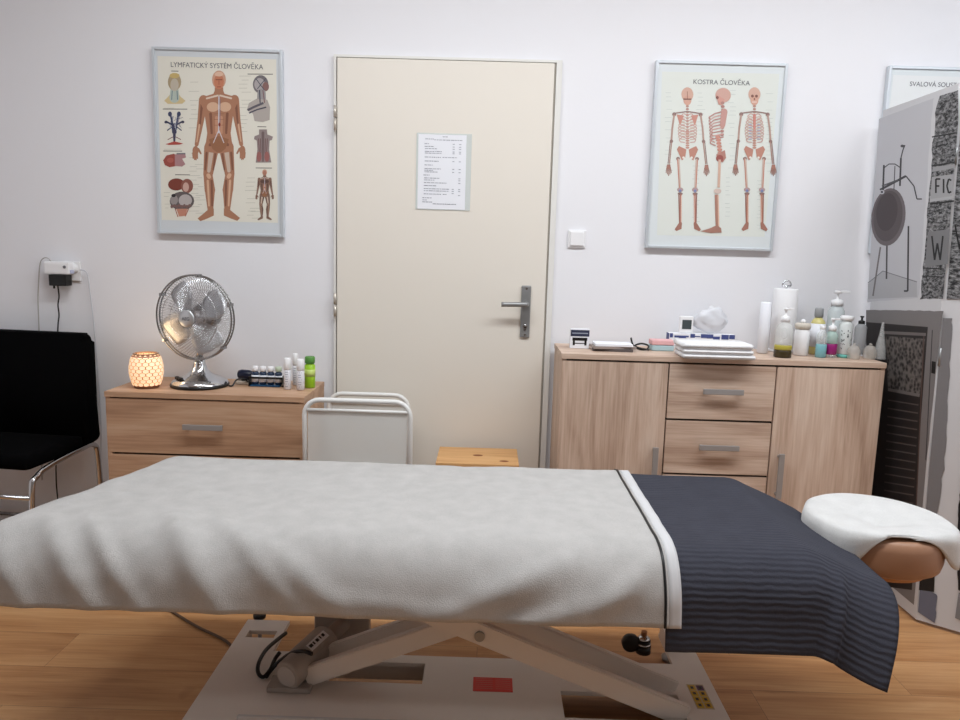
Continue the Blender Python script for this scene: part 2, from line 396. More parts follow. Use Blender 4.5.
def draw_man(p, ox=292, oy=110, k=1.0, skin=(166, 118, 92), dk=(128, 84, 66), lt=(206, 168, 140), back=False):
    def X(x): return ox+(x-292)*k
    def Y(y): return oy+(y-110)*k
    c = lambda x0, y0, r0, x1, y1, r1, col: p.cap(X(x0), Y(y0), r0*k, X(x1), Y(y1), r1*k, col)
    for s in (-1, 1):
        m = lambda x: 292+s*(x-292)
        c(m(318), 380, 27, m(331), 478, 17, skin); c(m(331), 478, 16, m(324), 535, 19, skin); c(m(324), 535, 18, m(322), 615, 9, skin)
        p.poly([(X(m(310)), Y(600)), (X(m(330)), Y(604)), (X(m(368)), Y(636)), (X(m(358)), Y(646)), (X(m(336)), Y(638)), (X(m(310)), Y(626))], skin)
        c(m(318), 385, 9, m(328), 465, 6, (196, 176, 160)); c(m(302), 385, 4, m(312), 460, 3, dk); c(m(336), 400, 4, m(341), 460, 3, dk)
        c(m(330), 480, 7, m(327), 486, 7, lt); c(m(318), 500, 4, m(316), 590, 3, dk); c(m(332), 500, 4, m(327), 590, 3, lt)
        c(m(348), 212, 16, m(357), 282, 12, skin); c(m(357), 282, 12, m(372), 370, 7, skin)
        c(m(353), 225, 5, m(360), 300, 3, dk); c(m(362), 300, 3, m(371), 360, 2, lt)
        p.ell(X(m(376)), Y(392), 11*k, 17*k, skin); c(m(366), 386, 4, m(357), 402, 3, skin)
        for q in (-6, -1, 4, 9): c(m(376+q), 400, 3, m(375+q), 426-abs(q-1), 2.4, skin)
    p.poly([(X(x), Y(y)) for x, y in ((277,180),(307,180),(312,192),(350,203),(360,222),(346,250),(338,300),(334,330),(340,372),(342,395),(300,402),(284,402),(242,395),(244,372),(250,330),(246,300),(238,250),(224,222),(234,203),(272,192))], skin)
    c(292, 170, 15, 292, 190, 16, skin)
    for s in (-1, 1):
        m = lambda x: 292+s*(x-292)
        p.ell(X(m(314)), Y(238), 22*k, 17*k, lt if not back else dk); c(m(322), 262, 5, m(318), 330, 4, dk)
        c(m(300), 275, 6, m(300), 330, 5, (190, 140, 112)); c(m(296), 198, 3, m(336), 208, 3, (214, 196, 180))
        c(m(306), 352, 5, m(324), 372, 5, dk)
    p.poly([(X(x), Y(y)) for x, y in ((256,352),(292,340),(328,352),(316,385),(300,398),(284,398),(268,385))], (146, 100, 72))
    for y in (262, 282, 302): p.line([(X(274), Y(y)), (X(310), Y(y))], 1.2*k, dk)
    p.line([(X(292), Y(200)), (X(291), Y(330))], 4*k, (196, 196, 206)); p.line([(X(296), Y(210)), (X(296), Y(310))], 2*k, (120, 110, 130))
    p.line([(X(291), Y(320)), (X(272), Y(365))], 3*k, (206, 200, 206)); p.line([(X(292), Y(320)), (X(310), Y(365))], 3*k, (206, 200, 206))
    p.ell(X(294), Y(300), 4*k, 7*k, (130, 40, 34))
    p.ell(X(292), Y(143), 25*k, 32*k, (196, 152, 128)); p.ell(X(292), Y(150), 18*k, 26*k, (190, 122, 92) if not back else (170, 120, 100))
    if not back:
        p.line([(X(280), Y(143)), (X(304), Y(143))], 4*k, (140, 80, 60)); p.line([(X(292), Y(146)), (X(292), Y(160))], 3*k, (160, 92, 70)); p.line([(X(285), Y(168)), (X(299), Y(168))], 2.5*k, (140, 64, 56))
        p.ell(X(292), Y(124), 16*k, 8*k, (216, 180, 156))
def draw_lymph(p):
    p.poly([(70, 60), (498, 74), (503, 655), (88, 640)], (222, 219, 207))
    txt = (186, 184, 172)
    for a in ((180,225,150,330,16),(360,410,130,230,14),(355,395,240,330,14),(90,150,240,244,6),(90,160,385,392,8),(180,225,400,620,16),(385,430,490,640,15),(92,120,540,610,14),(205,245,440,620,16),(400,450,600,640,12)): blur_text(p, *a, txt)
    for x0, x1, y in ((120,146,112),(395,486,124),(90,178,244),(430,462,308),(92,160,392),(135,188,477),(424,482,455)): p.line([(x0, y), (x1, y+1)], 3, (120, 116, 110))
    draw_man(p)
    p.poly([(95,215),(110,200),(120,190),(145,190),(155,202),(172,216),(160,226),(108,226)], (206, 186, 140)); p.cap(132, 175, 14, 132, 205, 18, (176, 186, 176)); p.ell(132, 150, 24, 30, (168, 150, 120)); p.ell(132, 160, 15, 22, (186, 176, 160)); p.ell(132, 128, 18, 9, (196, 172, 110))
    p.line([(124,180),(122,212)], 3, (96,120,130)); p.line([(141,180),(143,212)], 3, (96,120,130))
    for s in (-1, 1):
        p.line([(132+s*4, 330), (132+s*10, 280), (132+s*16, 255)], 7, (52, 62, 92)); p.line([(132+s*6, 300), (132+s*30, 288)], 6, (52, 58, 86)); p.line([(132+s*6, 305), (132+s*26, 320)], 4, (70, 76, 100)); p.ell(132+s*16, 262, 7, 9, (60, 66, 96)); p.ell(132+s*30, 290, 6, 5, (60, 60, 80)); p.line([(132, 340), (132+s*24, 352)], 2.5, (120, 70, 80))
    p.cap(132, 300, 7, 132, 358, 3.5, (64, 60, 84)); p.poly([(100,368),(132,358),(164,366),(150,370),(114,371)], (170, 76, 66))
    for q in range(14): p.line([(132+random.uniform(-12,12), 265+random.uniform(0,60)), (132+random.uniform(-32,32), 265+random.uniform(0,60))], 1.4, random.choice([(60,66,96),(200,204,216),(90,90,110)]))
    p.poly([(92,425),(104,408),(130,402),(140,408),(140,446),(115,450),(98,442)], (150, 74, 64)); p.poly([(134,404),(172,404),(174,416),(160,420),(172,440),(160,448),(134,446)], (168, 128, 130)); p.line([(140,402),(172,402)], 5, (110,110,116)); p.ell(118, 425, 12, 9, (170, 92, 80))
    p.ell(140, 512, 30, 22, (120, 58, 46)); p.ell(178, 518, 22, 26, (136, 84, 72)); p.ell(174, 522, 11, 17, (196, 160, 148)); p.ell(160, 572, 44, 34, (96, 88, 88)); p.ell(172, 570, 24, 22, (178, 170, 168)); p.ell(132, 568, 14, 18, (150, 142, 140)); p.ell(130, 552, 8, 6, (40, 36, 40)); p.poly([(140,600),(180,600),(172,626),(150,628)], (190, 132, 110)); p.line([(136,600),(146,630)], 3, (168,98,80)); p.line([(184,600),(172,628)], 3, (168,98,80))
    for q in range(8): p.ell(124+q*9, 592-3*(q % 2), 5, 6, (120, 92, 88))
    p.ell(442, 160, 28, 32, (110, 104, 108)); p.ell(438, 160, 19, 22, (166, 160, 160)); p.ell(460, 168, 12, 16, (130, 96, 92)); p.cap(445, 190, 15, 445, 215, 16, (150, 146, 146)); p.poly([(392,250),(400,225),(428,210),(466,214),(476,240),(474,285),(450,292),(420,288),(414,262)], (172, 164, 158))
    p.line([(395,250),(420,238),(452,225)], 8, (90, 86, 96)); p.line([(400,260),(430,248),(462,240)], 5, (70, 70, 86)); p.line([(438,180),(440,225)], 4, (60, 62, 80)); p.line([(450,180),(456,225)], 3, (120, 80, 84)); p.line([(425,140),(455,180)], 3, (80, 80, 92)); p.line([(460,140),(430,176)], 3, (80, 80, 92))
    p.poly([(436,318),(464,318),(466,336),(486,344),(482,356),(474,358),(472,390),(480,436),(424,436),(430,390),(428,358),(418,352),(420,342),(436,336)], (142, 128, 126)); p.cap(450, 330, 5, 450, 430, 3, (110, 92, 92))
    for q in (-16,-9,9,16): p.line([(450+q, 350), (450+q*.8, 400), (450+q*1.2, 430)], 3, (112, 80, 80))
    for q in (-14, 14): p.ell(450+q, 415, 9, 18, (150, 96, 92))
    draw_man(p, 456, 460, .345, (128, 98, 84), (92, 66, 58), (160, 128, 110), back=True)
BONE = (198, 176, 164); BONED = (142, 114, 108); BLU = (150, 158, 184)
def draw_skeleton(p, cx, top, mirror=1, hand='l', tint=(206,150,134), lower=(172,116,96)):
    s0 = mirror
    C = lambda x: cx+x
    p.ell(C(0), top+24, 21, 24, (204, 166, 150)); p.ell(C(0), top+44, 14, 17, (204, 160, 142))
    if s0 > 0:
        p.ell(C(-7), top+30, 5, 5, (120,80,70)); p.ell(C(7), top+30, 5, 5, (120,80,70)); p.ell(C(0), top+40, 2.5, 4, (130,86,76)); p.line([(C(-8), top+50), (C(8), top+50)], 2.5, (230,214,204))
    else: p.line([(C(0), top+14), (C(0), top+40)], 2, (150,100,88)); p.line([(C(-14), top+40), (C(14), top+40)], 4, (110,72,66))
    for k in range(9): p.ell(C(0), top+64+k*10, 5.5, 4.2, (180, 138, 126))
    for k in range(8): p.ell(C(0), top+150+k*8, 7, 3.6, (190, 146, 132))
    p.line([(C(-42), top+88), (C(0), top+82), (C(42), top+88)], 4.5, BONED)
    for k in range(9):
        w = 20+13*math.sin((k+1)/9*PI*.75); y = top+94+k*10
        for s in (-1, 1):
            p.line([(C(0), y), (C(s*w*.6), y-5), (C(s*w), y+4), (C(s*w*.85), y+12), (C(s*9), y+14)], 3.2, BONE if k % 2 else (196, 158, 150))
            if s0 > 0 and 1 < k < 8: p.line([(C(s*10), y+12), (C(s*20), y+13)], 3, BLU)
    if s0 > 0: p.cap(C(0), top+96, 5, C(0), top+140, 4, (196, 130, 120))
    else:
        for s in (-1, 1): p.poly([(C(s*12), top+96), (C(s*38), top+92), (C(s*26), top+130)], (196, 140, 126))
    for s in (-1, 1):
        p.poly([(C(s*4), top+212), (C(s*30), top+200), (C(s*37), top+212), (C(s*28), top+232), (C(s*20), top+250), (C(s*8), top+240)], (184, 132, 116)); p.ell(C(s*14), top+240, 4.5, 4, (225, 222, 214))
        p.ell(C(s*46), top+92, 7, 7, BONED); p.line([(C(s*46), top+94), (C(s*53), top+140), (C(s*56), top+182)], 6.5, (176, 146, 136)); p.ell(C(s*56), top+184, 6, 6, BONED)
        ex = s*70 if s*s0 < 0 else s*52
        ex = s*66
        p.line([(C(s*55), top+186), (C(ex-s*3), top+262)], 3.6, (168, 134, 124)); p.line([(C(s*60), top+186), (C(ex+s*2), top+262)], 3.2, BONED)
        for q in range(5): p.line([(C(ex+(q-2)*2), top+264), (C(ex+(q-2)*4), top+285), (C(ex+(q-2)*4.6), top+304-abs(q-2)*5)], 2.8, (150, 104, 92))
        p.ell(C(ex), top+272, 7, 8, (166, 120, 106))
        p.ell(C(s*33), top+244, 7, 6, BONED); p.line([(C(s*32), top+244), (C(s*27), top+345)], 8, BONE); p.line([(C(s*35), top+246), (C(s*29), top+345)], 2.5, (188, 110, 88))
        p.ell(C(s*26), top+352, 11, 8, (176, 150, 150)); p.ell(C(s*26), top+356, 5, 5, (120, 130, 170)); p.ell(C(s*26), top+366, 9, 5, BONED)
        p.line([(C(s*24), top+368), (C(s*25), top+470)], 7.5, lower); p.line([(C(s*31), top+370), (C(s*29), top+470)], 3.6, (150, 104, 92)); p.line([(C(s*22), top+372), (C(s*23), top+466)], 2.4, (226, 200, 186))
        p.poly([(C(s*20), top+470), (C(s*32), top+470), (C(s*46), top+492), (C(s*40), top+498), (C(s*22), top+490)], (160, 112, 98))
def draw_kostra(p):
    p.poly([(112, 80), (520, 84), (468, 648), (92, 645)], (216, 220, 214))
    for a in ((120,150,150,430,14),(230,262,150,300,14),(340,372,140,420,14),(470,500,150,420,14),(215,245,400,600,15),(330,350,440,600,15),(440,465,450,640,13)): blur_text(p, *a, (192, 198, 194))
    draw_skeleton(p, 200, 132, -1, tint=BONE, lower=(168, 112, 98)); draw_skeleton(p, 433, 130, 1)
    # side view
    p.ell(324, 158, 27, 25, (200, 160, 148)); p.poly([(298,155),(308,190),(322,192),(330,172)], (200, 150, 138)); p.ell(304, 166, 5, 5, (130,84,78))
    for k in range(10): p.ell(322+2*math.sin(k*.5), 184+k*12, 6.5, 5, (172, 128, 120))
    for k in range(9):
        y = 212+k*11; p.line([(326, y), (296-k*1.5, y+8), (274+k*.6, y+22), (282+k*2, y+30)], 4, (198, 158, 150) if k % 2 else (180, 136, 130))
    p.cap(328, 214, 11, 322, 260, 9, (190, 146, 138))
    for k in range(6): p.ell(306+1.5*k, 300+k*11, 9, 5.5, (196, 140, 126))
    p.poly([(300,360),(330,345),(334,372),(322,388),(302,382)], (174, 126, 114)); p.ell(312, 374, 13, 12, (150, 84, 78))
    p.line([(312,378),(308,475)], 9, (206, 172, 154)); p.ell(304, 488, 13, 9, (206, 186, 176)); p.line([(300,500),(303,615)], 12, (168, 124, 108)); p.line([(306,502),(308,612)], 4, (214, 178, 158))
    p.poly([(244,630),(280,618),(300,608),(316,618),(318,634),(280,636)], (164, 120, 106))
BOARD1 = mat('poster_paper_bluish', (205, 210, 214), .45); BOARD2 = mat('poster_paper_pale', (214, 220, 222), .45)
poster('framed anatomy chart of a standing man, hung left of the door', -1.312, 1.992, .5, .705, quad_map((50,28),(520,42),(525,708),(75,690),.5,.705), BOARD1, draw_lymph, 'LYMFATICKÝ SYSTÉM ČLOVĚKA', (285,103), .355, .026)
poster('framed anatomy chart of three skeletons, above the wide sideboard', .613, 1.992, .5, .705, quad_map((92,42),(550,50),(495,700),(50,690),.5,.705), BOARD2, draw_kostra, 'KOSTRA ČLOVĚKA', (319,122), .215, .024)
def draw_muscle(p):
    p.poly([(70, 60), (498, 74), (503, 655), (88, 640)], (222, 224, 224)); draw_man(p, 200, 130, .9); draw_man(p, 390, 130, .9, back=True)
poster('framed chart partly hidden behind the black and white screen', 1.494, 1.995, .5, .705, quad_map((50,28),(520,42),(525,708),(75,690),.5,.705), BOARD2, draw_muscle, 'SVALOVÁ SOUSTAVA ČLOVĚKA', (290,103), .335, .024)

# ================================================================ furniture
def chest(name, label, cat, x0, x1, y0, y1, H_, cols, oakfront_h, oakfront_v, top_t=.02):
    """cols: list of (xa, xb, kind, rows) with xa..xb in local 0..W ; rows = list of drawer bottoms/tops for drawers"""
    W = x1-x0; t = thing(name, label, cat, ((x0+x1)/2, y1, 0)); d = y1-y0
    L = -W/2
    b = B(); box(b, L, L+.016, -d+.001, 0, 0, H_-top_t); box(b, -L-.016, -L, -d+.001, 0, 0, H_-top_t)
    box(b, L+.016, -L-.016, -.006, 0, 0, H_-top_t); box(b, L+.016, -L-.016, -d+.02, -.006, .04, .056)
    box(b, L+.016, -L-.016, -d+.015, -d+.03, 0, .056)
    for xa, xb, kind, rows in cols[1:]: box(b, L+xa-.008, L+xa+.008, -d+.02, -.006, .056, H_-top_t)
    obj('body', b, oakfront_v, t)
    bx('top_board', (L-.002, -L+.002, -d-.004, 0, H_-top_t+.0003, H_), oakfront_h, t, bev=.0015)
    g = B(); box(g, L+.016, -L-.016, -d+.021, -d+.019, .056, H_-top_t); obj('gap_shade_sheet', g, GAPSHADE, t)  # dark sheet behind the fronts, paints shade into the gaps between them
    for xa, xb, kind, rows in cols:
        if kind == 'drawers':
            for z0, z1 in rows:
                dr = bx('drawer', (L+xa+.0025, L+xb-.0025, -d, -d+.018, z0+.0025, z1-.0025), oakfront_h, t, bev=.001)
                mx_ = L+(xa+xb)/2; mz = z0+(z1-z0)*.53; h = B()
                w = .072
                box(h, mx_-w, mx_+w, -d-.030, -d-.022, mz-.009, mz+.011, bev=.002)
                for q in (-w+.008, w-.016): box(h, mx_+q, mx_+q+.008, -d-.0225, -d+.0005, mz-.006, mz+.006)
                obj('handle', h, HANDLEG, dr)
        else:
            z0, z1 = rows[0]
            do = bx('cabinet_door', (L+xa+.0025, L+xb-.0025, -d, -d+.018, z0+.0025, z1-.0025), oakfront_v, t, bev=.001)
            hx_ = L+xb-.035 if kind == 'door_r' else L+xa+.035; h = B(); zc = rows[1]
            box(h, hx_-.010, hx_+.010, -d-.030, -d-.022, zc-.085, zc+.085, bev=.002)
            for q in (-.075, .067): box(h, hx_-.006, hx_+.006, -d-.0225, -d+.0005, zc+q, zc+q+.008)
            obj('handle', h, HANDLEG, do)
    return t
SBZ, SBX0, SBX1, SBY0, SBY1 = .90, .274, 1.432, -.335, -.03
t_side = chest('sideboard', 'wide oak-finish sideboard with two doors and middle drawers, right of the door', 'sideboard', SBX0, SBX1, SBY0, SBY1, SBZ,
      [(.002, .386, 'door_r', [(.05, .876), .485]), (.386, .772, 'drawers', [(.05, .258), (.261, .464), (.467, .668), (.671, .876)]), (.772, 1.156, 'door_l', [(.05, .876), .475])], OAKH, OAKV)
CHZ, CHX0, CHX1, CHY0, CHY1 = .715, -1.372, -.652, -.36, -.03
chest('chest_of_drawers', 'low oak-finish chest of drawers left of the door, under the fan', 'chest of drawers', CHX0, CHX1, CHY0, CHY1, CHZ,
      [(.002, .718, 'drawers', [(.05, .262), (.265, .484), (.487, .693)])], LOAKH, LOAKH)

# ---------------------------------------------------------------- pine stool behind the table
t = thing('stool', 'small pine stool in front of the door, mostly hidden by the table', 'stool', (-.02, -.20, 0))
bx('seat', (-.155, .155, -.115, .115, .4551, .475), PINE, t, bev=.003)
for sx in (-1, 1):
    for sy2 in (-1, 1):
        b = B(); x, y = sx*.125, sy2*.085; box(b, x-.015, x+.015, y-.015, y+.015, 0, .4548); obj('leg', b, PINE, t)
b = B(); box(b, -.11, .11, -.092, -.078, .40, .445); obj('apron', b, PINE, t); b = B(); box(b, -.11, .11, .078, .092, .40, .445); obj('apron', b, PINE, t)
b = B(); lathe(b, [(0, .4752), (.012, .4754), (.013, .4752)], n=14, sx=1.5); obj('knot', b, mat('pine_knot', (126, 70, 34), .6), t); b = B(); lathe(b, [(0, .4752), (.010, .4754), (.011, .4752)], cx=.1, cy=-.07, n=14, sx=1.6)
obj('knot', b, mat('pine_knot', (126, 70, 34), .6), t)

# ---------------------------------------------------------------- white folding chairs
WTUBE = mat('white_tube', (226, 226, 224), .35); MESHF = mat('white_mesh_fabric', (228, 228, 225), .8, alpha=.62, bump=.3, bscale=400)
def rounded_u(w, z0, z1, r, y0, y1):
    pts = [(-w/2, y0, z0)]
    for k in range(7): a = PI-k/6*PI/2; pts.append((-w/2+r+r*math.cos(a), y1, z1-r+r*math.sin(a)))
    for k in range(7): a = PI/2-k/6*PI/2; pts.append((w/2-r+r*math.cos(a), y1, z1-r+r*math.sin(a)))
    pts.append((w/2, y0, z0)); return pts
def folding_chair(label, loc, w, h, rz=0):
    t = thing('folding_chair', label, 'folding chair', loc, rz, group='white folding chairs')
    b = B(); tube(b, rounded_u(w, .0, h, .055, .03, 0), .009, 10); obj('back_frame', b, WTUBE, t)
    b = B(); box(b, -w/2+.012, w/2-.012, -.003, .001, h-.36, h-.035, bev=.001); fb = obj('backrest', b, MESHF, t)
    s = B(); tube(s, [(-w/2+.01, -.004, h-.035), (w/2-.01, -.004, h-.035)], .006, 8); obj('hem', s, WTUBE, fb)
    b = B(); tube(b, rounded_u(w-.045, .0, h-.27, .05, -.09, -.022), .008, 10); obj('front_leg_frame', b, WTUBE, t)
    b = B(); box(b, -w/2+.035, w/2-.035, -.041, -.034, h-.56, h-.29, bev=.002); obj('seat', b, MESHF, t)
    b = B(); tube(b, [(-w/2, .02, .12), (w/2, .02, .12)], .007, 8); obj('crossbar', b, WTUBE, t)
    b = B(); pts = [(-w*.22+.045*math.cos(PI+k*PI/8), .006, h-.055+.045*math.sin(PI+k*PI/8)) for k in range(9)]; tube(b, pts, .0035, 6); obj('carry_loop', b, WTUBE, t)
    return t
p = at_y(369, 394, -.10); folding_chair('white folding chair leaning nearest the door, behind the other', (p.x, -.11, 0), .315, p.z)
p = at_y(357.5, 401, -.44); folding_chair('white folding chair in front, its mesh back facing the massage table', (p.x, -.44, 0), .372, p.z)

# ---------------------------------------------------------------- black visitor chair
t = thing('visitor_chair', 'black upholstered chair with chrome legs against the wall at left', 'chair', (-1.832, -.285, 0), -.10)
def pad(b, pts_fn, nu, nv, th):
    g = [[b.verts.new(pts_fn(u/nu, v/nv)) for u in range(nu+1)] for v in range(nv+1)]
    for v in range(nv):
        for u in range(nu): b.faces.new((g[v][u], g[v][u+1], g[v+1][u+1], g[v+1][u])).smooth = True
def add_solid(o, th, off=0, bev=0, sub=0):
    m = o.modifiers.new('s', 'SOLIDIFY'); m.thickness = th; m.offset = off
    if bev: m = o.modifiers.new('b', 'BEVEL'); m.width = bev; m.segments = 3; m.limit_method = 'ANGLE'
    if sub: m = o.modifiers.new('d', 'SUBSURF'); m.levels = sub; m.render_levels = sub
def rrect_pts(w, z0, z1, r, yfn, wob=0):
    pts = []
    for cx_, cz_, a0 in ((w/2-r, z1-r, 0), (-w/2+r, z1-r, PI/2), (-w/2+r, z0+r, PI), (w/2-r, z0+r, 1.5*PI)):
        for k in range(7): a = a0+k/6*PI/2; pts.append((cx_+r*math.cos(a), cz_+r*math.sin(a)))
    return pts
b = B(); pts = rrect_pts(.56, .455, .893, .035, None)
pts = [(x+(.016*math.sin((z-.43)/.45*2*PI-.4) if x > 0 else 0), z) for x, z in pts]
prism_xz(b, pts, .15, .215); es = [e for e in b.edges if abs(e.verts[0].co.y-e.verts[1].co.y) < 1e-5]
bmesh.ops.bevel(b, geom=es, offset=.018, segments=3, affect='EDGES'); obj('backrest', b, BFAB, t, smooth=True)
b = B(); box(b, -.25, .255, -.17, .148, .440, .498, bev=.024); obj('seat', b, BFAB, t, smooth=True)
for s in (-1, 1):
    x = s*.262
    b = B(); tube(b, smooth_path([(x, .235, .0), (x, .215, .37), (x, .19, .448), (x, .10, .450), (x, -.06, .436), (x, -.135, .415), (x, -.165, .36), (x, -.18, .0)], 6), .0105, 10); obj('leg_frame', b, CHROME, t)
b = B(); tube(b, [(-.262, -.17, .345), (.262, -.17, .345)], .008, 8); obj('crossbar', b, CHROME, t)
b = B(); tube(b, [(-.262, .225, .12), (.262, .225, .12)], .008, 8); obj('crossbar', b, CHROME, t)

# ================================================================ massage table
TY = -1.15
t = thing('massage_table', 'electric massage table on a pale scissor lift base with brown headrest', 'massage table', (0, TY, 0))
TABLE = t
UPH = mat('brown_upholstery', (158, 118, 92), .45)
def loc(x, y, z): return (x, y-TY, z)
bx('table_top', (-.975, .745, -.27, .26, .545, .603), UPH, t, bev=.025)
b = B(); box(b, -.90, .70, -.28, -.25, .515, .554); box(b, -.90, .70, .25, .28, .515, .554); box(b, -.90, -.87, -.25, .25, .515, .554); box(b, .67, .70, -.25, .25, .515, .554); obj('under_frame', b, GREYBASE, t, )
# base plate with slots
def plate(b, outline, holes, z0, z1):
    def loop(pts, z): 
        vs_ = [b.verts.new((x, y, z)) for x, y in pts]; return [b.edges.new((vs_[i-1], vs_[i])) for i in range(len(vs_))]
    E_ = loop(outline, z0)
    for h in holes: E_ += loop(h, z0)
    r = bmesh.ops.triangle_fill(b, use_beauty=True, edges=E_, use_dissolve=True)
    fs = [f for f in r['geom'] if isinstance(f, bmesh.types.BMFace)]
    e = bmesh.ops.extrude_face_region(b, geom=fs)
    bmesh.ops.translate(b, verts=[v for v in e['geom'] if isinstance(v, bmesh.types.BMVert)], vec=(0, 0, z1-z0))
R4 = lambda x0, x1, y0, y1: [(x0, y0-TY), (x1, y0-TY), (x1, y1-TY), (x0, y1-TY)]
b = B()
xl0, xl1, xr0, xr1 = -.715, -.585, .56, .645
out = [(xl0, -.82), (xl1, -.82), (xl1, -.995), (xr0, -.995), (xr0, -.82), (xr1, -.82), (xr1, -1.48), (xr0, -1.48), (xr0, -1.30), (xl1, -1.30), (xl1, -1.48), (xl0, -1.48)]
plate(b, [(x, y-TY) for x, y in out], [R4(-.40, -.145, -1.135, -1.035), R4(.225, .535, -1.26, -1.145), R4(-.69, -.605, -.925, -.885)], .088, .1)
box(b, xl0, xl0+.012, -.33, .33, .02, .0875); box(b, xr1-.012, xr1, -.33, .33, .02, .0875)
box(b, xl1, xr0, .143, .155, .03, .0875); box(b, xl1, xr0, -.15, -.138, .03, .0875)
obj('base_plate', b, GREYBASE, t)
b = B(); box(b, xl1+.001, xr0-.001, -1.312-TY, -1.301-TY, .055, .108, bev=.002); obj('front_rim', b, mat('pale_rim', (206, 204, 202), .35), t)
b = B(); box(b, .56, .572, -.93-TY, -.83-TY, .1005, .14); box(b, .572, .64, -.86-TY, -.848-TY, .1005, .14); obj('end_bracket', b, GREYBASE, t)
def bar(b, p, q, w, th):
    p = Vector(p); q = Vector(q); d = (q-p).normalized(); s = Vector((0, 1, 0)); n = d.cross(s).normalized()
    vs_ = [b.verts.new(c+n*a*w/2+s*e*th/2) for c in (p, q) for a, e in ((-1,-1),(1,-1),(1,1),(-1,1))]
    for f in ((0,1,2,3),(7,6,5,4),(0,4,5,1),(1,5,6,2),(2,6,7,3),(3,7,4,0)): b.faces.new([vs_[i] for i in f])
    bmesh.ops.bevel(b, geom=list({e for v in vs_ for e in v.link_edges}), offset=.003, segments=2, affect='EDGES')
for y in (-1.235, -1.12):
    b = B(); bar(b, loc(.535, y, .100), loc(-.46, y, .49), .056, .022); obj('scissor_arm', b, GREYBASE, t)
for y in (-1.165, -1.085):
    b = B(); bar(b, loc(-.45, y, .130), loc(.45, y, .49), .052, .022); obj('scissor_arm', b, GREYBASE, t)
for y in (-1.249, -1.106):
    b = B(); tube(b, [loc(.005, y-.003, .304), loc(.005, y+.003, .304)], .013, 16); obj('pivot_bolt', b, STEEL, t)
b = B(); tube(b, [loc(-.42, -1.175, .142), loc(-.42, -1.075, .142)], .010, 10); obj('axle', b, STEEL, t)
# motor
MG = mat('motor_grey', (168, 158, 150), .5)
b = B(); p0 = Vector(loc(-.492, -1.195, .146)); p1 = Vector(loc(-.392, -.96, .170)); d = (p1-p0).normalized()
tube(b, [p0, p0+d*.006, p0+d*.06, p0+d*.061, p0+d*.17], [.034, .039, .039, .044, .044], 24); mo = obj('lift_motor', b, MG, t)
b = B(); tube(b, [p0+d*.165, p0+d*.33], .022, 16); obj('spindle_tube', b, MG, mo)
b = B(); tube(b, [p0-d*.002, p0+d*.001], .028, 20); obj('end_cap', b, mat('cap_grey', (186, 178, 172), .5), mo)
sd = d.cross(Vector((0, 0, 1))).normalized(); up_ = sd.cross(d)
tocam = (up_*.80+sd*.45).normalized()
if tocam.z < 0: tocam = -tocam
b = B(); side2 = d.cross(tocam)
tube(b, [p0+tocam*.040+d*.065, p0+tocam*.040+d*.15], .018, 12); obj('gear_housing', b, MG, mo)
b = B(); c0 = p0+tocam*.0585+d*.10
vs_ = [b.verts.new(c0+d*a+side2*e) for a, e in ((-.038,-.011),(.038,-.011),(.038,.011),(-.038,.011))]; b.faces.new(vs_)
lab = obj('label', b, WPLASTIC, mo); add_solid(lab, .001)
b = B()
for a, w2 in ((-.034, .012), (-.018, .005), (-.006, .010), (.010, .004), (.02, .009)):
    vs_ = [b.verts.new(c0+tocam*.0012+d*(a+q)+side2*e) for q, e in ((0,-.006),(w2,-.006),(w2,.003),(0,.003))]; b.faces.new(vs_)
lm = obj('label_print', b, BLACK, lab); add_solid(lm, .0004)
b = B(); bx_ = Vector(loc(-.56, -1.18, .155))
LC = lambda x, y, z: at_z(x, y, z)-Vector((0, TY, 0))
tube(b, smooth_path([LC(312, 654, .20), LC(303, 651, .20), LC(292, 653, .18), LC(281, 660, .14), LC(272, 669, .115), LC(266, 677, .107)], 6), .0055, 8)
obj('motor_cable', b, BLACK, mo); b = B()
tube(b, smooth_path([LC(286, 633, .12), LC(277, 640, .125), LC(266, 650, .13), LC(259, 662, .125), LC(258, 672, .115), LC(263, 677, .107), LC(270, 670, .115), LC(275, 659, .125), LC(280, 652, .14)], 6), .0055, 8)
obj('motor_cable', b, BLACK, mo)
b = B(); box(b, -.545, -.43, -1.20-TY, -1.14-TY, .1005, .116, bev=.004); obj('motor_bracket', b, MG, t)
b = B(); box(b, -.475, -.315, -.965-TY, -.93-TY, .1005, .262, bev=.006); obj('control_box', b, MG, t)
# stickers
def sticker(name, x0, x1, y0, y1, m_, par=t, z=.1001, rz=0):
    return bx(name, (x0, x1, y0-TY, y1-TY, z, z+.0008), m_, par)
st = sticker('warning_sticker', -.008, .098, -1.16, -1.095, RED)
b = B()
for k in range(6): box(b, -.001, .045, -1.103-k*.009-TY, -1.101-k*.009-TY, .1009, .1012); box(b, .052, .092, -1.103-k*.009-TY, -1.101-k*.009-TY, .1009, .1012)
obj('sticker_print', b, mat('pale_red_print', (220, 110, 96), .6), st)
YEL = mat('yellow_sticker', (206, 168, 40), .5)
st = sticker('yellow_sticker', .573, .618, -1.205, -1.095, mat('sticker_white', (196, 180, 150), .5))
for k in range(4):
    for q in range(2):
        c = B(); box(c, .575+q*.022, .593+q*.022, -1.123-k*.026-TY, -1.100-k*.026-TY, .1009, .1013)
        obj('warning_symbol', c, YEL if (k or not q) else mat('violet_sticker', (96, 60, 96), .5), st)
        c = B(); box(c, .580+q*.022, .588+q*.022, -1.117-k*.026-TY, -1.106-k*.026-TY, .1013, .1016); obj('symbol_mark', c, BLACK, st)
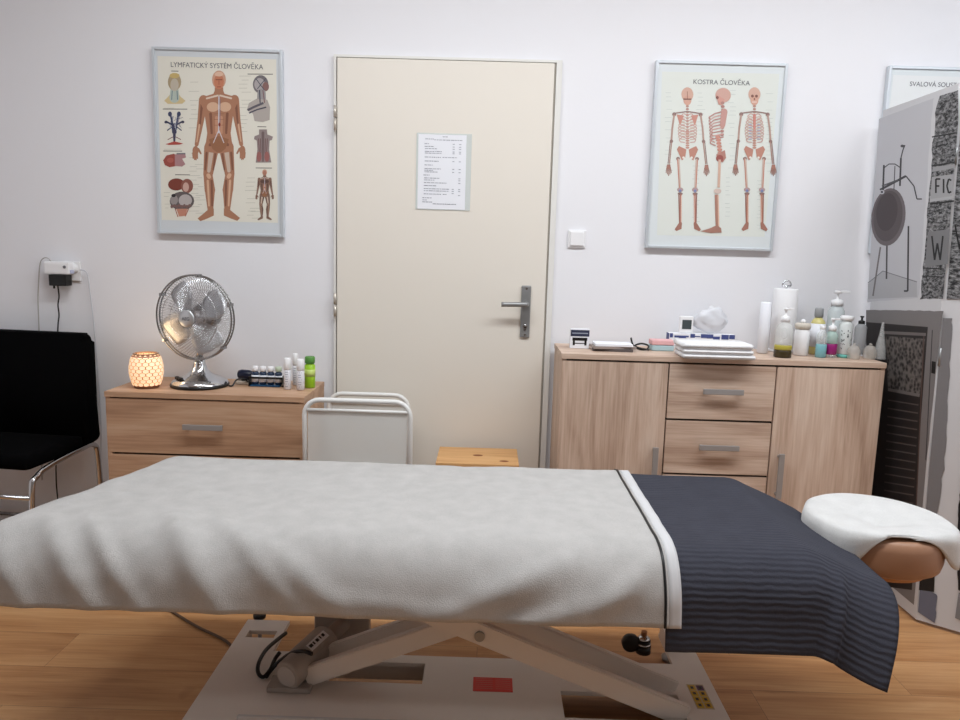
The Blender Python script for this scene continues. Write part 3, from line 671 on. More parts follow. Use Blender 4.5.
# levelling feet
for x, y in ((-.685, -.80), (.605, -.80), (-.685, -1.50), (.605, -1.50)):
    b = B(); lathe(b, [(0, 0), (.024, 0), (.026, .012), (.012, .02), (.006, .022), (.006, .085)], cx=x, cy=y-TY, n=20)
    f = obj('levelling_foot', b, STEEL, t)
    b = B(); lathe(b, [(.006, .085), (.006, .095), (.019, .097), (.020, .107), (.017, .110), (0, .110)], cx=x, cy=y-TY, n=20); obj('adjusting_knob', b, BLACK, f)
    bx('foot_lug', (x-.02, x+.02, (y-TY)-(.012 if y > TY else .0), (y-TY)+(.0 if y > TY else .012), .06, .084), GREYBASE, f)
# castor
cxp, cyp = .47, -.965
b = B()
lathe(b, [(.022, -.011), (.026, -.008), (.026, .008), (.022, .011), (0, .011)], n=22); lathe(b, [(.022, -.011), (0, -.011)], n=22)
cst = obj('castor_wheel', b, BLACK, t); cst.rotation_euler = (PI/2, 0, 0); cst.location = loc(cxp-.02, cyp+.03, .128)
b = B(); tube(b, [loc(cxp+.018, cyp+.03, .10), loc(cxp+.018, cyp+.03, .124)], .022, 18); tube(b, [loc(cxp+.018, cyp+.03, .131), loc(cxp+.018, cyp+.03, .139)], .02, 18)
obj('castor_collar', b, BLACK, t)
b = B(); tube(b, [loc(cxp+.018, cyp+.03, .124), loc(cxp+.018, cyp+.03, .131)], .021, 18); tube(b, [loc(cxp+.018, cyp+.03, .139), loc(cxp+.018, cyp+.03, .146), loc(cxp+.018, cyp+.03, .152)], [.018, .018, .010], 18); obj('castor_ring', b, CHROME, t)
b = B(); tube(b, [loc(cxp+.018, cyp+.03, .152), loc(cxp+.018, cyp+.03, .165)], .009, 12); obj('castor_pin', b, mat('brass', (150, 104, 70), .35, metal=.8), t)
# headrest
HX, HY = 1.038, -1.105
b = B(); lathe(b, [(0, .490), (.90, .490), (.97, .497), (1.0, .515), (1.0, .56), (.97, .578), (.90, .586), (.6, .588), (.35, .57), (0, .565)], n=40)
for v in b.verts: v.co.x = v.co.x*.150+HX; v.co.y = v.co.y*.168+HY-TY
hr = obj('headrest', b, UPH, t)
b = B(); lathe(b, [(0, .474), (.80, .474), (.80, .4898), (0, .4898)], n=36)
for v in b.verts: v.co.x = v.co.x*.145+HX; v.co.y = v.co.y*.165+HY-TY
obj('headrest_board', b, mat('ply_board', (190, 136, 92), .5), hr)
b = B(); box(b, .70, HX-.08, -.14, -.12, .498, .5095); box(b, .70, HX-.08, -.05, -.03, .498, .5095); 
for v in b.verts: v.co.z -= .036
obj('headrest_bracket', b, STEEL, hr)

# ---------------------------------------------------------------- cloths
RR, AM = .12, math.radians(80)
def prof(d, r=RR, AM=AM):
    a = d/r
    if a < AM: return r*math.sin(a), r*(1-math.cos(a)), a
    L_ = d-r*AM
    return r*math.sin(AM)+L_*math.cos(AM), r*(1-math.cos(AM))+L_*math.sin(AM), AM
def ridge(s, t_, seg):
    (x0, y0), (x1, y1), w, a = seg
    dx, dy = x1-x0, y1-y0; L2 = dx*dx+dy*dy; k = max(0, min(1, ((s-x0)*dx+(t_-y0)*dy)/L2))
    q = ((s-x0-k*dx)**2+(t_-y0-k*dy)**2)/w**2
    return a*math.exp(-q)*(math.sin(PI*min(1, max(0, .12+.76*k))))
def drape(name, m_, s0, s1, t0, t1, top, wr, step=.011, th=.005, hemwave=0, core=(-.885, .705, -1.375, -.885), left_skew=.15, parent=None, corner=1.0):
    b = B(); uvl = b.loops.layers.uv.new('UV')
    ns, nt_ = max(2, int((s1-s0)/step)), max(2, int((t1-t0)/step)); g = []
    for j in range(nt_+1):
        row = []
        for i in range(ns+1):
            s = s0+(s1-s0)*i/ns; q = t0+(t1-t0)*j/nt_
            x0c = core[0]-left_skew*max(0, min(1, (core[3]-q)/(core[3]-core[2])))
            ex = s-core[1] if s > core[1] else (s-x0c if s < x0c else 0)
            ey = q-core[3] if q > core[3] else (q-core[2] if q < core[2] else 0)
            d = math.hypot(ex, ey)
            dx, dy = (ex/d, ey/d) if d else (0, 0)
            h, g_, a = prof(d, RR, AM-(math.radians(57)*dx*dx if ex > 0 else 0)) if d else (0, 0, 0)
            cxs = max(x0c, min(core[1], s)); cys = max(core[2], min(core[3], q))
            w = wr(s, q, d)
            row.append(b.verts.new((cxs+dx*(h+w*math.sin(a)), cys+dy*(h+w*math.sin(a)), top-g_+w*math.cos(a))))
        g.append(row)
    for j in range(nt_):
        for i in range(ns):
            f = b.faces.new((g[j][i], g[j][i+1], g[j+1][i+1], g[j+1][i])); f.smooth = True
            for lp, (ii, jj) in zip(f.loops, ((i, j), (i+1, j), (i+1, j+1), (i, j+1))):
                lp[uvl].uv = (s0+(s1-s0)*ii/ns, t0+(t1-t0)*jj/nt_)
    o = obj(name, b, m_, parent, recalc=False); add_solid(o, th, 0)
    return o
nz = lambda s, t_, f, seed: noise.noise(Vector((s*f, t_*f, seed)))
TF = [((-.98,-1.38),(-.80,-1.60),.022,.012), ((-.90,-1.36),(-.70,-1.60),.018,.010), ((-.72,-1.34),(-.52,-1.62),.028,.013), ((-.60,-1.36),(-.38,-1.58),.020,.008),
      ((-.50,-1.42),(-.25,-1.60),.024,.008), ((-.12,-1.60),(.20,-1.46),.028,.011), ((.02,-1.62),(.32,-1.52),.022,.008), ((.20,-1.60),(.40,-1.44),.022,.007),
      ((-.35,-1.55),(-.05,-1.57),.02,.006), ((-1.05,-1.45),(-.95,-1.6),.02,.01), ((-.6,-1.1),(-.3,-1.25),.03,.004), ((.05,-1.2),(.3,-1.05),.03,.004), ((-.9,-1.0),(-.7,-1.2),.03,.005),
      ((-1.02,-1.1),(-.8,-1.05),.02,.006), ((-1.03,-1.25),(-.85,-1.18),.02,.005)]
def wr_towel(s, q, d):
    w = .004*nz(s, q, 4, 1)+.0018*nz(s, q, 11, 2)+.0012*nz(s, q, 26, 9)
    w += 1.2*sum(ridge(s, q, f) for f in TF)
    if q < -1.5: w += .010*max(0, -1.5-q)/.12*nz(s, 0, 3.1, 5)
    return w+.004
def wr_dark(s, q, d):
    if s < .44: return wr_towel(s, q, d)-.010
    k = min(1, (s-.44)/.1)
    w = (wr_towel(s, q, d)-.010)*(1-k)+(-.006+.003*nz(s, q, 5, 7)+.001*nz(s, q, 14, 8))*k
    if d > .05: w += k*(d-.05)*(.10*nz(s, q, 3.5, 11))
    w += ridge(s, q, ((.80, -1.43), (.78, -1.72), .016, .016))
    return w
TOWEL = terry('grey_beige_towelling', (178, 176, 174), sheen=.1, fuzz=.28)
DARK = terry('navy_ribbed_cover', (60, 61, 70), rib=21, sheen=.0, fuzz=.3)
o = drape('ribbed_blanket', DARK, .398, .705+.228, -1.375-.266, -.885+.17, .622, wr_dark, step=.009)
tag(o, 'dark navy ribbed blanket hanging over the headrest end of the table', 'blanket')
tw = drape('towel', TOWEL, -1.24, .402, -1.375-.214, -.885+.17, .622, wr_towel)
tag(tw, 'large grey beige towel spread over most of the massage table', 'towel')
drape('woven_border', mat('woven_white_band', (196, 196, 198), .8), .4025, .428, -1.375-.214, -.885+.17, .622, wr_towel, step=.008, parent=tw)
drape('black_edging', BLACK, .391, .3965, -1.375-.214, -.885+.17, .622, lambda s, q, d: wr_towel(s, q, d)+.0035, step=.006, th=.003, parent=tw)
# white cover over the headrest
def cover():
    b = B(); NR, NT = 22, 72; rows = []
    for i in range(NR+1):
        rho = i/NR; row = []
        for k in range(NT):
            th = 2*PI*k/NT; c, s = math.cos(th), math.sin(th)
            # hang length depends on the side: short arch towards the camera, longer at left, back and right
            front = math.exp(-((th-1.5*PI+.0)/.72)**4)
            hang = .085-.080*front-.030*math.exp(-((th-PI)/.6)**2)+.010*math.sin(5*th+.5)
            rx, ry = .158, .170-.038*front
            if rho < .7:
                q = rho/.7; x, y = c*rx*q, s*ry*q
                z = .596+.016*math.sin(PI*min(1, q**1.2))-.030*(1-q**2)
                z += .007*nz(x*3, y*3, 3.2, 3)
            else:
                q = (rho-.7)/.3; a = min(1, q/.45)*PI/2
                x, y = c*(rx+.018*math.sin(a)), s*(ry+.018*math.sin(a)); z = .596-.016*(1-front)*(1-math.cos(a))-max(0, q-.3)/.7*hang
                wv = 1+.02*math.sin(9*th)*q; x *= wv; y *= wv
            row.append(b.verts.new((HX+x, HY+y, z)))
        rows.append(row)
    cv = rows[0][0]
    for i in range(NR):
        for k in range(NT):
            f = b.faces.new((rows[i][k], rows[i][(k+1) % NT], rows[i+1][(k+1) % NT], rows[i+1][k])); f.smooth = True
    bmesh.ops.remove_doubles(b, verts=b.verts, dist=1e-5)
    o = obj('headrest_cover', b, terry('white_fleece', (206, 206, 205), sheen=.3, fuzz=.25)); add_solid(o, .006, 1)
    tag(o, 'soft white cover draped over the brown headrest', 'cover')
cover()

# ---------------------------------------------------------------- floor cable
b = B(); tube(b, smooth_path([at_z(x, y, .006) for x, y in ((120, 580), (168, 609), (196, 626), (226, 641))]+[Vector((-.74, -.86, .006))], 5), .0045, 8)
adopt(obj('power_cable', b, mat('brown_cable', (96, 76, 60), .6)), TABLE)

# ================================================================ folding screen
FB, FT = Vector((1.546, -.50, 0)), Vector((1.462, -.525, 1.82))
t = thing('folding_screen', 'folding screen with black and white photo prints beside the sideboard', 'room divider', (0, 0, 0))
CANV = mat('screen_canvas', (204, 204, 207), .8)
def panel(name, a, b_, c, d, th=.018):
    a, b_, c, d = map(Vector, (a, b_, c, d)); n = (b_-a).cross(d-a).normalized()
    if n.dot(CAM-a) < 0: n = -n
    bm = B(); f = [bm.verts.new(p) for p in (a, b_, c, d)]; g = [bm.verts.new(p-n*th) for p in (a, b_, c, d)]
    bm.faces.new(f); bm.faces.new(g[::-1])
    for i in range(4): bm.faces.new((f[i-1], f[i], g[i], g[i-1]))
    return obj(name, bm, CANV, t), n
pa = Vector((1.545, -.05, .012))
p1, n1 = panel('panel', pa, FB+Vector((0, 0, .012)), FT, FT+(pa-FB-Vector((0, 0, .012))))
e2 = Vector((.385, -.315, 0))
p2, n2 = panel('panel', FB+Vector((.003, 0, .012)), FB+e2+Vector((0, 0, .012)), FT+e2, FT+Vector((.003, 0, 0)))
for z in (.3, .95, 1.6):
    b = B(); c = FB.lerp(FT, z/1.82)+Vector((.006, -.005, 0)); tube(b, [c-Vector((0, 0, .03)), c+Vector((0, 0, .03))], .004, 8); obj('hinge', b, STEEL, t)
fn1 = lambda x, y: on_plane(x, y, pa, n1)
fn2 = lambda x, y: on_plane(x, y, FB, n2)
NOISE = bpy.data.materials.new('newsprint_collage')
def collage():
    m = NOISE; m.use_nodes = True; nt = m.node_tree; bs = nt.nodes['Principled BSDF']; bs.inputs['Roughness'].default_value = .8
    tc = nd(nt, 'ShaderNodeTexCoord'); n = nd(nt, 'ShaderNodeTexNoise'); n.inputs['Scale'].default_value = 55; n.inputs['Detail'].default_value = 8; n.inputs['Roughness'].default_value = .7
    mp = nd(nt, 'ShaderNodeMapping'); mp.inputs['Scale'].default_value = (1, 1, 2.2)
    nt.links.new(tc.outputs['Object'], mp.inputs['Vector']); nt.links.new(mp.outputs['Vector'], n.inputs['Vector'])
    r = nd(nt, 'ShaderNodeValToRGB'); e = r.color_ramp.elements; e[0].position = .42; e[0].color = (.012, .012, .014, 1); e[1].position = .66; e[1].color = (.36, .36, .37, 1)
    nt.links.new(n.outputs['Fac'], r.inputs['Fac']); nt.links.new(r.outputs['Color'], bs.inputs['Base Color'])
collage(); MATS['print_0_0_1'] = NOISE; COLL = (0, 0, 1)
def shutter_mat():
    m = bpy.data.materials.new('carved_door_print'); m.use_nodes = True; nt = m.node_tree; bs = nt.nodes['Principled BSDF']; bs.inputs['Roughness'].default_value = .8
    tc = nd(nt, 'ShaderNodeTexCoord'); v = nd(nt, 'ShaderNodeTexVoronoi'); v.inputs['Scale'].default_value = 62
    n = nd(nt, 'ShaderNodeTexNoise'); n.inputs['Scale'].default_value = 60; n.inputs['Detail'].default_value = 6
    mx = nd(nt, 'ShaderNodeMix'); mx.inputs['Factor'].default_value = .5
    nt.links.new(tc.outputs['Object'], v.inputs['Vector']); nt.links.new(tc.outputs['Object'], n.inputs['Vector'])
    nt.links.new(v.outputs['Distance'], mx.inputs['A']); nt.links.new(n.outputs['Fac'], mx.inputs['B'])
    r = nd(nt, 'ShaderNodeValToRGB'); e = r.color_ramp.elements; e[0].position = .35; e[0].color = (.02, .016, .016, 1); e[1].position = .62; e[1].color = (.16, .14, .13, 1)
    nt.links.new(mx.outputs['Result'], r.inputs['Fac']); nt.links.new(r.outputs['Color'], bs.inputs['Base Color'])
    return m
MATS['print_0_1_0'] = shutter_mat(); CARV = (0, 1, 0)
pr = Print(fn1, n1)
def torn(xa, ya, xb, yb, n_, amp):
    return [(xa+(xb-xa)*k/n_+random.uniform(-amp, amp), ya+(yb-ya)*k/n_+random.uniform(-amp*.6, amp*.6)) for k in range(n_+1)]
# upper grey photo of a bowl-like kettle on thin rods
pr.poly([(879, 119)]+torn(892, 114, 934, 98, 4, .3)+torn(933, 100, 919, 293, 20, .5)+torn(918, 298, 867, 302, 8, .5), (190, 190, 195))
pr.poly([(868, 284), (882, 271), (917, 281), (917, 297), (868, 299)], (172, 172, 176)); pr.line([(868, 283), (883, 271), (917, 282)], .8, (120, 120, 124))
pr.line([(880.5, 247), (873, 296)], 1.6, (112, 108, 108)); pr.line([(887, 245), (886.5, 279)], 1.6, (70, 68, 70)); pr.line([(908.5, 226), (907.8, 291), (904, 291)], 1.7, (48, 47, 50))
pr.ell(888.5, 217, 17, 29, (104, 96, 99), .12, 30); pr.ell(888, 216, 14.5, 25.5, (86, 78, 81), .12, 30); pr.ell(887, 212, 10.5, 19, (72, 64, 67), .12, 30)
pr.line([(884, 165), (883, 192)], 1.8, (50, 50, 54)); pr.line([(901, 158), (900, 186)], 1.8, (50, 50, 54)); pr.line([(895, 166), (894, 190)], 1, (80, 80, 84))
pr.line([(884, 168), (889, 164), (895, 164), (901, 168)], 1, (60, 60, 64)); pr.line([(880, 190), (906, 176)], 2.2, (56, 56, 60)); pr.line([(882, 186), (898, 180)], 1.4, (80, 80, 84)); pr.line([(901, 158), (903, 150), (905, 145)], 1.2, (60, 60, 64)); pr.ell(902.5, 146, 2, 1.4, (70, 70, 74))
pr.line([(906, 176), (914, 186), (917, 199), (922, 199)], 1.3, (60, 60, 64)); pr.ell(882, 192, 2.4, 2.2, (190, 190, 196)); pr.ell(882, 192, 1.3, 1.2, (60, 60, 66))
# collage column
pr.poly(torn(940, 96, 958, 90, 4, .6)+[(958.5, 120), (949.5, 230), (943, 299)]+torn(941, 299, 920, 299, 6, 1)+torn(921, 296, 936, 106, 26, .9), COLL)
for (x0, y0, x1, y1, w) in ((930,204,954,201,1.6),(923,268,944,269,1.2),(922,276,944,277,1.0),(932,137,956,133,1.3),(932,166,955,162,1.5)): pr.line([(x0,y0),(x1,y1)], w, (20, 20, 22))
pr.poly([(930,196),(954,193),(954,199),(930,202)], (170, 170, 172)); pr.poly([(933,167),(955,164),(955,168),(932,172)], (150, 150, 152))
def letters(s, x, y, w, h, par, fn, n_, col):
    import itertools
    # strokes of each letter in a unit cell
    S = {'F': [((0,0),(0,1)),((0,0),(1,0)),((0,.5),(.8,.5))], 'I': [((.5,0),(.5,1))], 'C': [((1,.1),(.4,0),(0,.5),(.4,1),(1,.9))], 'W': [((0,0),(.25,1),(.5,.3),(.75,1),(1,0))], 'V': [((0,0),(.5,1),(1,0))], 'D': [((0,0),(0,1),(.7,.9),(1,.5),(.7,.1),(0,0))]}
    for i, ch in enumerate(s):
        for st_ in S[ch]: par.line([(x+i*w*1.25+a*w, y+c*h) for a, c in st_], 1.7, col)
pr.poly([(932,177),(954,174),(952.5,196),(930.5,199)], (158, 158, 160)); pr.poly([(928,232),(950,229),(948,264),(925,267)], (120, 120, 122))
letters('FIC', 936, 179, 4.4, 14, pr, fn1, n1, (16, 16, 18))
letters('W', 932, 236, 11, 24, pr, fn1, n1, (14, 14, 16))
# lower photo: carved door in a grey frame
pr.poly(torn(866, 310, 944, 311, 16, .8)+torn(942, 316, 926, 470, 10, .4)+[(914, 605), (872, 570), (866, 400)], (124, 120, 120))
pr.poly([(866, 322), (928, 327), (921, 420), (912, 590), (874, 585), (868, 420)], (38, 33, 33))
pr.poly([(886, 336), (925, 339), (920, 394), (888, 388)], CARV); pr.poly([(884, 331), (926, 333), (926, 336), (884, 334)], (110, 104, 102))
pr.poly([(888, 388), (920, 394), (919.5, 397), (888, 391)], (112, 106, 104))
for k in range(22):
    y = 400+k*8.2; pr.line([(888-k*.35, y), (918.5-k*.42, y+5)], 1.3, (84, 76, 74))
pr.line([(924, 336), (914, 560)], 1.2, (84, 66, 60)); pr.line([(932.5, 330), (926, 460)], .9, (56, 54, 56)); pr.poly([(932, 361), (936, 362), (935.2, 374), (931.4, 373)], (10, 10, 12))
pr.done('printed_photos', p1)
pr = Print(fn2, n2)
pr.poly(torn(964, 96, 1010, 84, 8, .8)+torn(996, 200, 984, 300, 6, .8)+[(946.5, 299), (953, 220)], COLL)
letters('CD', 961, 180, 7, 15, pr, fn2, n2, (16, 16, 18)); letters('V', 955, 225, 9, 24, pr, fn2, n2, (14, 14, 16))
pr.poly([(943, 318)]+torn(952, 318, 952, 330, 3, .6)+torn(952, 332, 944, 470, 22, .9)+torn(943, 472, 938, 512, 6, .8)+torn(936, 520, 930, 612, 8, 1)+[(918, 611), (929, 470)], (120, 118, 120))
pr.poly([(920, 588)]+torn(925, 590, 938, 596, 4, 2)+torn(936, 610, 934, 622, 3, 2)+[(918, 612)], (104, 108, 124))
pr.poly([(921, 560), (936, 552), (934, 592), (919, 590)], (26, 24, 26))
pr.poly(torn(962, 470, 958, 520, 10, .8)+torn(958, 520, 958, 590, 8, .8)+[(1010, 620), (1010, 470)], (24, 24, 27))
pr.poly(torn(958, 592, 1005, 610, 5, .8)+[(1005, 640), (955, 618)], (130, 130, 134))
pr.done('printed_photos', p2)

# ================================================================ things on the sideboard
def on_sb(px, py, maxy=-.055):
    p = at_z(px, py, SBZ+.001); p.y = min(maxy, max(-.31, p.y)); p.z = SBZ+.0008
    q = at_y(px, py, p.y); p.x = q.x; return p
def on_ch(px, py, maxy=-.055):
    p = at_z(px, py, CHZ+.001); p.y = min(maxy, max(-.33, p.y)); p.z = CHZ+.0008
    p.x = at_y(px, py, p.y).x; return p
def S_(px, y): return px/ (F_PX/(y-CAM.y)/1.0) * 1.0   # pixels -> metres at depth y
def sz(px, y): return px*(y-CAM.y)/F_PX*1.01
def vbox(name, t, dims, m_, bev=.001): return bx(name, dims, m_, t, bev=bev)

# small boxed card
p = on_sb(579, 348); t = thing('small_box', 'small white box with a dark blue band, leftmost on the sideboard', 'box', p)
vbox('carton', t, (-.036, .036, -.012, .012, 0, .074), WPAPER)
c = B(); box(c, -.035, .035, -.0128, -.0122, .046, .070); ob = obj('blue_band', c, mat('navy_print', (44, 50, 72), .5), t)
c = B(); box(c, -.030, .030, -.0132, -.0128, .056, .060); obj('band_lettering', c, mat('pale_print', (150, 156, 172), .6), ob)
c = B(); box(c, -.028, .028, -.0128, -.0122, .030, .041)
for q in (-.026, .018): box(c, q, q+.008, -.0128, -.0122, .012, .030)
box(c, -.020, .020, -.0128, -.0122, .018, .021); obj('black_figure', c, BLACK, t)
# magazines
for k, (w, m_, l) in enumerate(((.074, mat('mag_dark', (92, 84, 84), .5), 'grey'), (.080, mat('mag_brown', (150, 138, 132), .5), 'brown'), (.070, WPAPER, 'white'))):
    p = on_sb(612, 350); p.z += k*.0092
    b = B(); box(b, -w, w, -.045, .045, 0, .009, bev=.001)
    o = obj('booklet', b, m_); o.location = p; o.rotation_euler.z = (-.1, .12, .0)[k]
    tag(o, ('thin %s booklet, ' % l)+('bottom of', 'middle of', 'topmost of')[k]+' the little stack on the sideboard', 'booklet', 'booklets on the sideboard')
# dark cord bundle
p = on_sb(640, 350); b = B()
tube(b, smooth_path([(-.035, .01, .045), (-.028, 0, .02), (-.01, -.01, .006), (.02, -.02, .006), (.03, 0, .018), (.005, .008, .024), (-.02, .0, .016), (-.005, -.02, .010), (.03, -.025, .005)], 6), .0035, 7)
o = obj('cord', b, BLACK); o.location = p; tag(o, 'small tangled black cord between the booklets and the tissue packs', 'cord')
# tissue packs pink over blue
p = on_sb(661, 350); o = bx('tissue_pack', (-.042, .042, -.03, .03, 0, .021), mat('pale_teal', (170, 196, 202), .6), bev=.004); o.location = p; tag(o, 'pale teal pack under the pink pack on the sideboard', 'pack', 'flat packs on the sideboard')
p = p.copy(); p.z += .0218; o = bx('tissue_pack', (-.043, .043, -.03, .03, 0, .019), mat('pale_pink', (226, 176, 178), .6), bev=.004); o.location = p; tag(o, 'pink pack lying on the pale teal pack', 'pack', 'flat packs on the sideboard')
# folded white towels
FT_ = terry('folded_towel', (236, 236, 238), sheen=.3, fuzz=.3)
base = on_sb(712, 357)
for k, (w, h_, dx) in enumerate(((.128, .017, .004), (.124, .016, .0), (.126, .022, -.004))):
    b = B(); z = [0, .0178, .0346][k]
    yb = B(); n_ = 8
    def layer(bm, x0, x1, z0, z1):
        pts = []
        r = (z1-z0)/2
        for kk in range(7): a = -PI/2+PI*kk/6; pts.append((x1-r+r*math.cos(a), (z0+z1)/2+r*math.sin(a)))
        for kk in range(7): a = PI/2+PI*kk/6; pts.append((x0+r+r*math.cos(a), (z0+z1)/2+r*math.sin(a)))
        prism_xz(bm, pts, -.075, .06)
    layer(yb, -w+dx, w+dx, 0, h_)
    bmesh.ops.bevel(yb, geom=[e for e in yb.edges if abs(e.verts[0].co.y-e.verts[1].co.y) < 1e-5], offset=.005, segments=3, affect='EDGES')
    o = obj('folded_towel', yb, FT_, smooth=True); o.location = base+Vector((0, 0, z)); b.free()
    tag(o, 'white folded towel, %s of the pile on the sideboard' % ('bottom', 'middle', 'topmost')[k], 'towel', 'folded towels on the sideboard')
# blue and white box behind
t = thing('glove_box', 'flat white box with blue print behind the folded towels', 'box', (base.x+.022, -.082, SBZ+.0008))
vbox('carton', t, (-.130, .125, -.022, .022, 0, .060), WPAPER)
c = B(); random.seed(3)
xx = -.128
while xx < .118:
    w_ = random.uniform(.006, .03); box(c, xx, min(.124, xx+w_), -.0228, -.0222, .040+random.uniform(-.004, .010), .060-random.choice((0, 0, .008))); xx += w_+random.choice((0, .002, .006))
box(c, -.1315, -.1302, -.02, .02, .01, .06)
obj('blue_print', c, mat('blue_print', (66, 78, 132), .5), t)
# small digital thermometer standing on the box
t = thing('thermometer', 'small white digital thermometer with a dark screen, standing on the flat box', 'thermometer', (at_y(686, 335, -.082).x, -.082, SBZ+.0612))
vbox('case', t, (-.030, .024, -.009, .009, 0, .066), WPLASTIC, .004); vbox('screen', t, (-.020, .016, -.0102, -.0092, .016, .052), mat('lcd_dark', (70, 78, 80), .25), .0)
# crumpled clear bag
b = B(); bmesh.ops.create_icosphere(b, subdivisions=4, radius=1)
for v in b.verts:
    n_ = noise.noise(v.co*1.7)*.28+noise.noise(v.co*4)*.12
    v.co = Vector((v.co.x*.070*(1+n_)*(1-.35*max(0, v.co.z)), v.co.y*.018*(1+n_), (v.co.z*.048*(1+n_)+.05)))
zmin = min(v.co.z for v in b.verts)
for v in b.verts: v.co.z -= zmin
o = obj('plastic_bag', b, mat('milky_plastic', (226, 228, 234), .3, alpha=.8), smooth=True); o.location = (at_y(711, 330, -.08).x, -.080, SBZ+.0615)
tag(o, 'crumpled milky plastic bag resting on the flat box behind the towels', 'bag')

def bottle(name, label, p, parts, cat='bottle', group=None, rz=0):
    t = thing(name, label, cat, p, rz, group)
    for nm, prof_, m_, *ex in parts:
        b = B(); kw = ex[0] if ex else {}
        if prof_ == 'pump':
            z, h_, r, L_ = kw['z'], kw['h'], kw['r'], kw['L']
            lathe(b, [(0, z), (r, z), (r, z+h_*.35), (r*.55, z+h_*.42), (.004, z+h_*.45), (.004, z+h_*.8), (r*.6, z+h_*.82), (r*.6, z+h_), (0, z+h_)], n=20)
            box(b, 0, L_, -r*.32, r*.32, z+h_*.84, z+h_, bev=.0015)
        else: lathe(b, prof_, n=26, **kw)
        obj(nm, b, m_, t)
    return t
def cyl(r, z0, z1, e=.002): return [(0, z0), (r-e, z0), (r, z0+e), (r, z1-e), (r-e, z1), (0, z1)]
def shoulder(r, z0, z1, rn, z2): return [(0, z0), (r-.003, z0), (r, z0+.003), (r, z1), (r*.8, z1+(z2-z1)*.55), (rn, z2), (0, z2)]
# white roll far left
p = on_sb(762, 353); bottle('white_tube', 'slim white roll standing beside the paper towel roll', p, [('body', cyl(.020, 0, .195, .004), WPAPER)], 'roll')
p = on_sb(781, 354); p.y = -.085; p.x = at_y(781, 350, p.y).x
t = bottle('paper_towel_roll', 'white paper towel roll on a stand with a loop handle', p, [('paper_roll', cyl(.046, .008, .245, .004), mat('roll_paper', (232, 232, 234), .9, bump=.2, bscale=120)), ('stand_base', cyl(.05, 0, .0078, .002), WPLASTIC)], 'paper towels')
b = B(); tube(b, [(0, 0, .2452), (0, 0, .255)], .004, 8); tube(b, [(.017*math.cos(k*PI/10), 0, .255+.020*math.sin(k*PI/10)) for k in range(11)], .0032, 8); tube(b, [(.017, 0, .255), (-.017, 0, .255)], .0032, 8); obj('loop_handle', b, CHROME, t)
OIL = mat('olive_oil_liquid', (176, 164, 66), .2); OILD = mat('dark_olive', (60, 50, 26), .25)
p = on_sb(781, 359); p.y = -.262; p.x = at_y(782, 359, -.262).x
bottle('pump_bottle', 'clear pump bottle with olive oil in front of the paper roll', p, [('body', [(0, .046), (.031, .046), (.031, .105), (.022, .122), (.010, .13)], CLEAR), ('oil', cyl(.031, .028, .0455), OIL), ('dark_label', cyl(.0312, 0, .0278), OILD), ('pump', 'pump', WPLASTIC, dict(z=.13, h=.052, r=.016, L=.028))])
p = on_sb(800, 358); p.y = -.19; p.x = at_y(800, 358, p.y).x
bottle('lidded_jar', 'white jar with a beige lid beside the oil bottle', p, [('body', cyl(.027, 0, .098, .004), WPLASTIC), ('lid', cyl(.0285, .0985, .122, .005), mat('beige_lid', (206, 198, 186), .45)), ('lid_knob', [(.0, .1222), (.008, .1222), (.010, .13), (.004, .136), (0, .136)], WPLASTIC)], 'jar')
p = on_sb(814, 357); p.y = -.14; p.x = at_y(815, 357, p.y).x
bottle('lotion_bottle', 'yellow lotion bottle with white label and grey cap beside the jar', p, [('body', shoulder(.026, 0, .12, .012, .14), mat('yellow_lotion', (206, 196, 130), .35)), ('label', [(.0263, .03), (.0266, .03), (.0266, .118), (.0263, .118)], WPAPER), ('cap', cyl(.016, .1402, .178, .004), mat('grey_cap', (150, 152, 154), .35))])
p = on_sb(829, 356); p.y = -.12; p.x = at_y(832, 356, p.y).x
bottle('foam_bottle', 'tallest clear foam pump bottle with a white nozzle', p, [('body', shoulder(.030, 0, .165, .018, .185), mat('pale_clear', (224, 234, 236), .2, alpha=.6)), ('pump', 'pump', WPLASTIC, dict(z=.186, h=.058, r=.022, L=.044))])
p = on_sb(820, 359); p.y = -.235; p.x = at_y(820, 359, p.y).x
bottle('teal_bottle', 'small clear bottle with teal liquid at its bottom', p, [('body', [(0, .0502), (.019, .0502), (.019, .085), (.009, .098), (.009, .104), (0, .104)], CLEAR), ('liquid', cyl(.019, 0, .05), mat('teal_liquid', (124, 176, 184), .2)), ('cap', cyl(.010, .1042, .118), WPLASTIC)])
p = on_sb(830, 359); p.y = -.225; p.x = at_y(830, 357, p.y).x
bottle('magenta_bottle', 'clear pump bottle filled halfway with magenta liquid', p, [('clear_foot', cyl(.020, 0, .0118), CLEAR), ('liquid', cyl(.0215, .012, .052), mat('magenta_liquid', (146, 32, 110), .25)), ('body', [(0, .0522), (.0215, .0522), (.0215, .084), (.012, .098), (0, .098)], mat('mint_clear', (196, 224, 214), .2, alpha=.5)), ('pump', 'pump', WPLASTIC, dict(z=.0985, h=.048, r=.014, L=.022))])
p = on_sb(843, 359); p.y = -.215; p.x = at_y(843, 359, p.y).x
t = bottle('floral_bottle', 'white bottle with a dark leaf print and teal foot', p, [('foot', cyl(.0235, 0, .012), mat('teal_foot', (110, 190, 180), .3)), ('body', shoulder(.0235, .0122, .125, .014, .138), mat('pearl_white', (224, 230, 230), .3, alpha=.9)), ('cap', cyl(.0235, .1382, .156, .004), WPLASTIC)])
b = B(); random.seed(11)
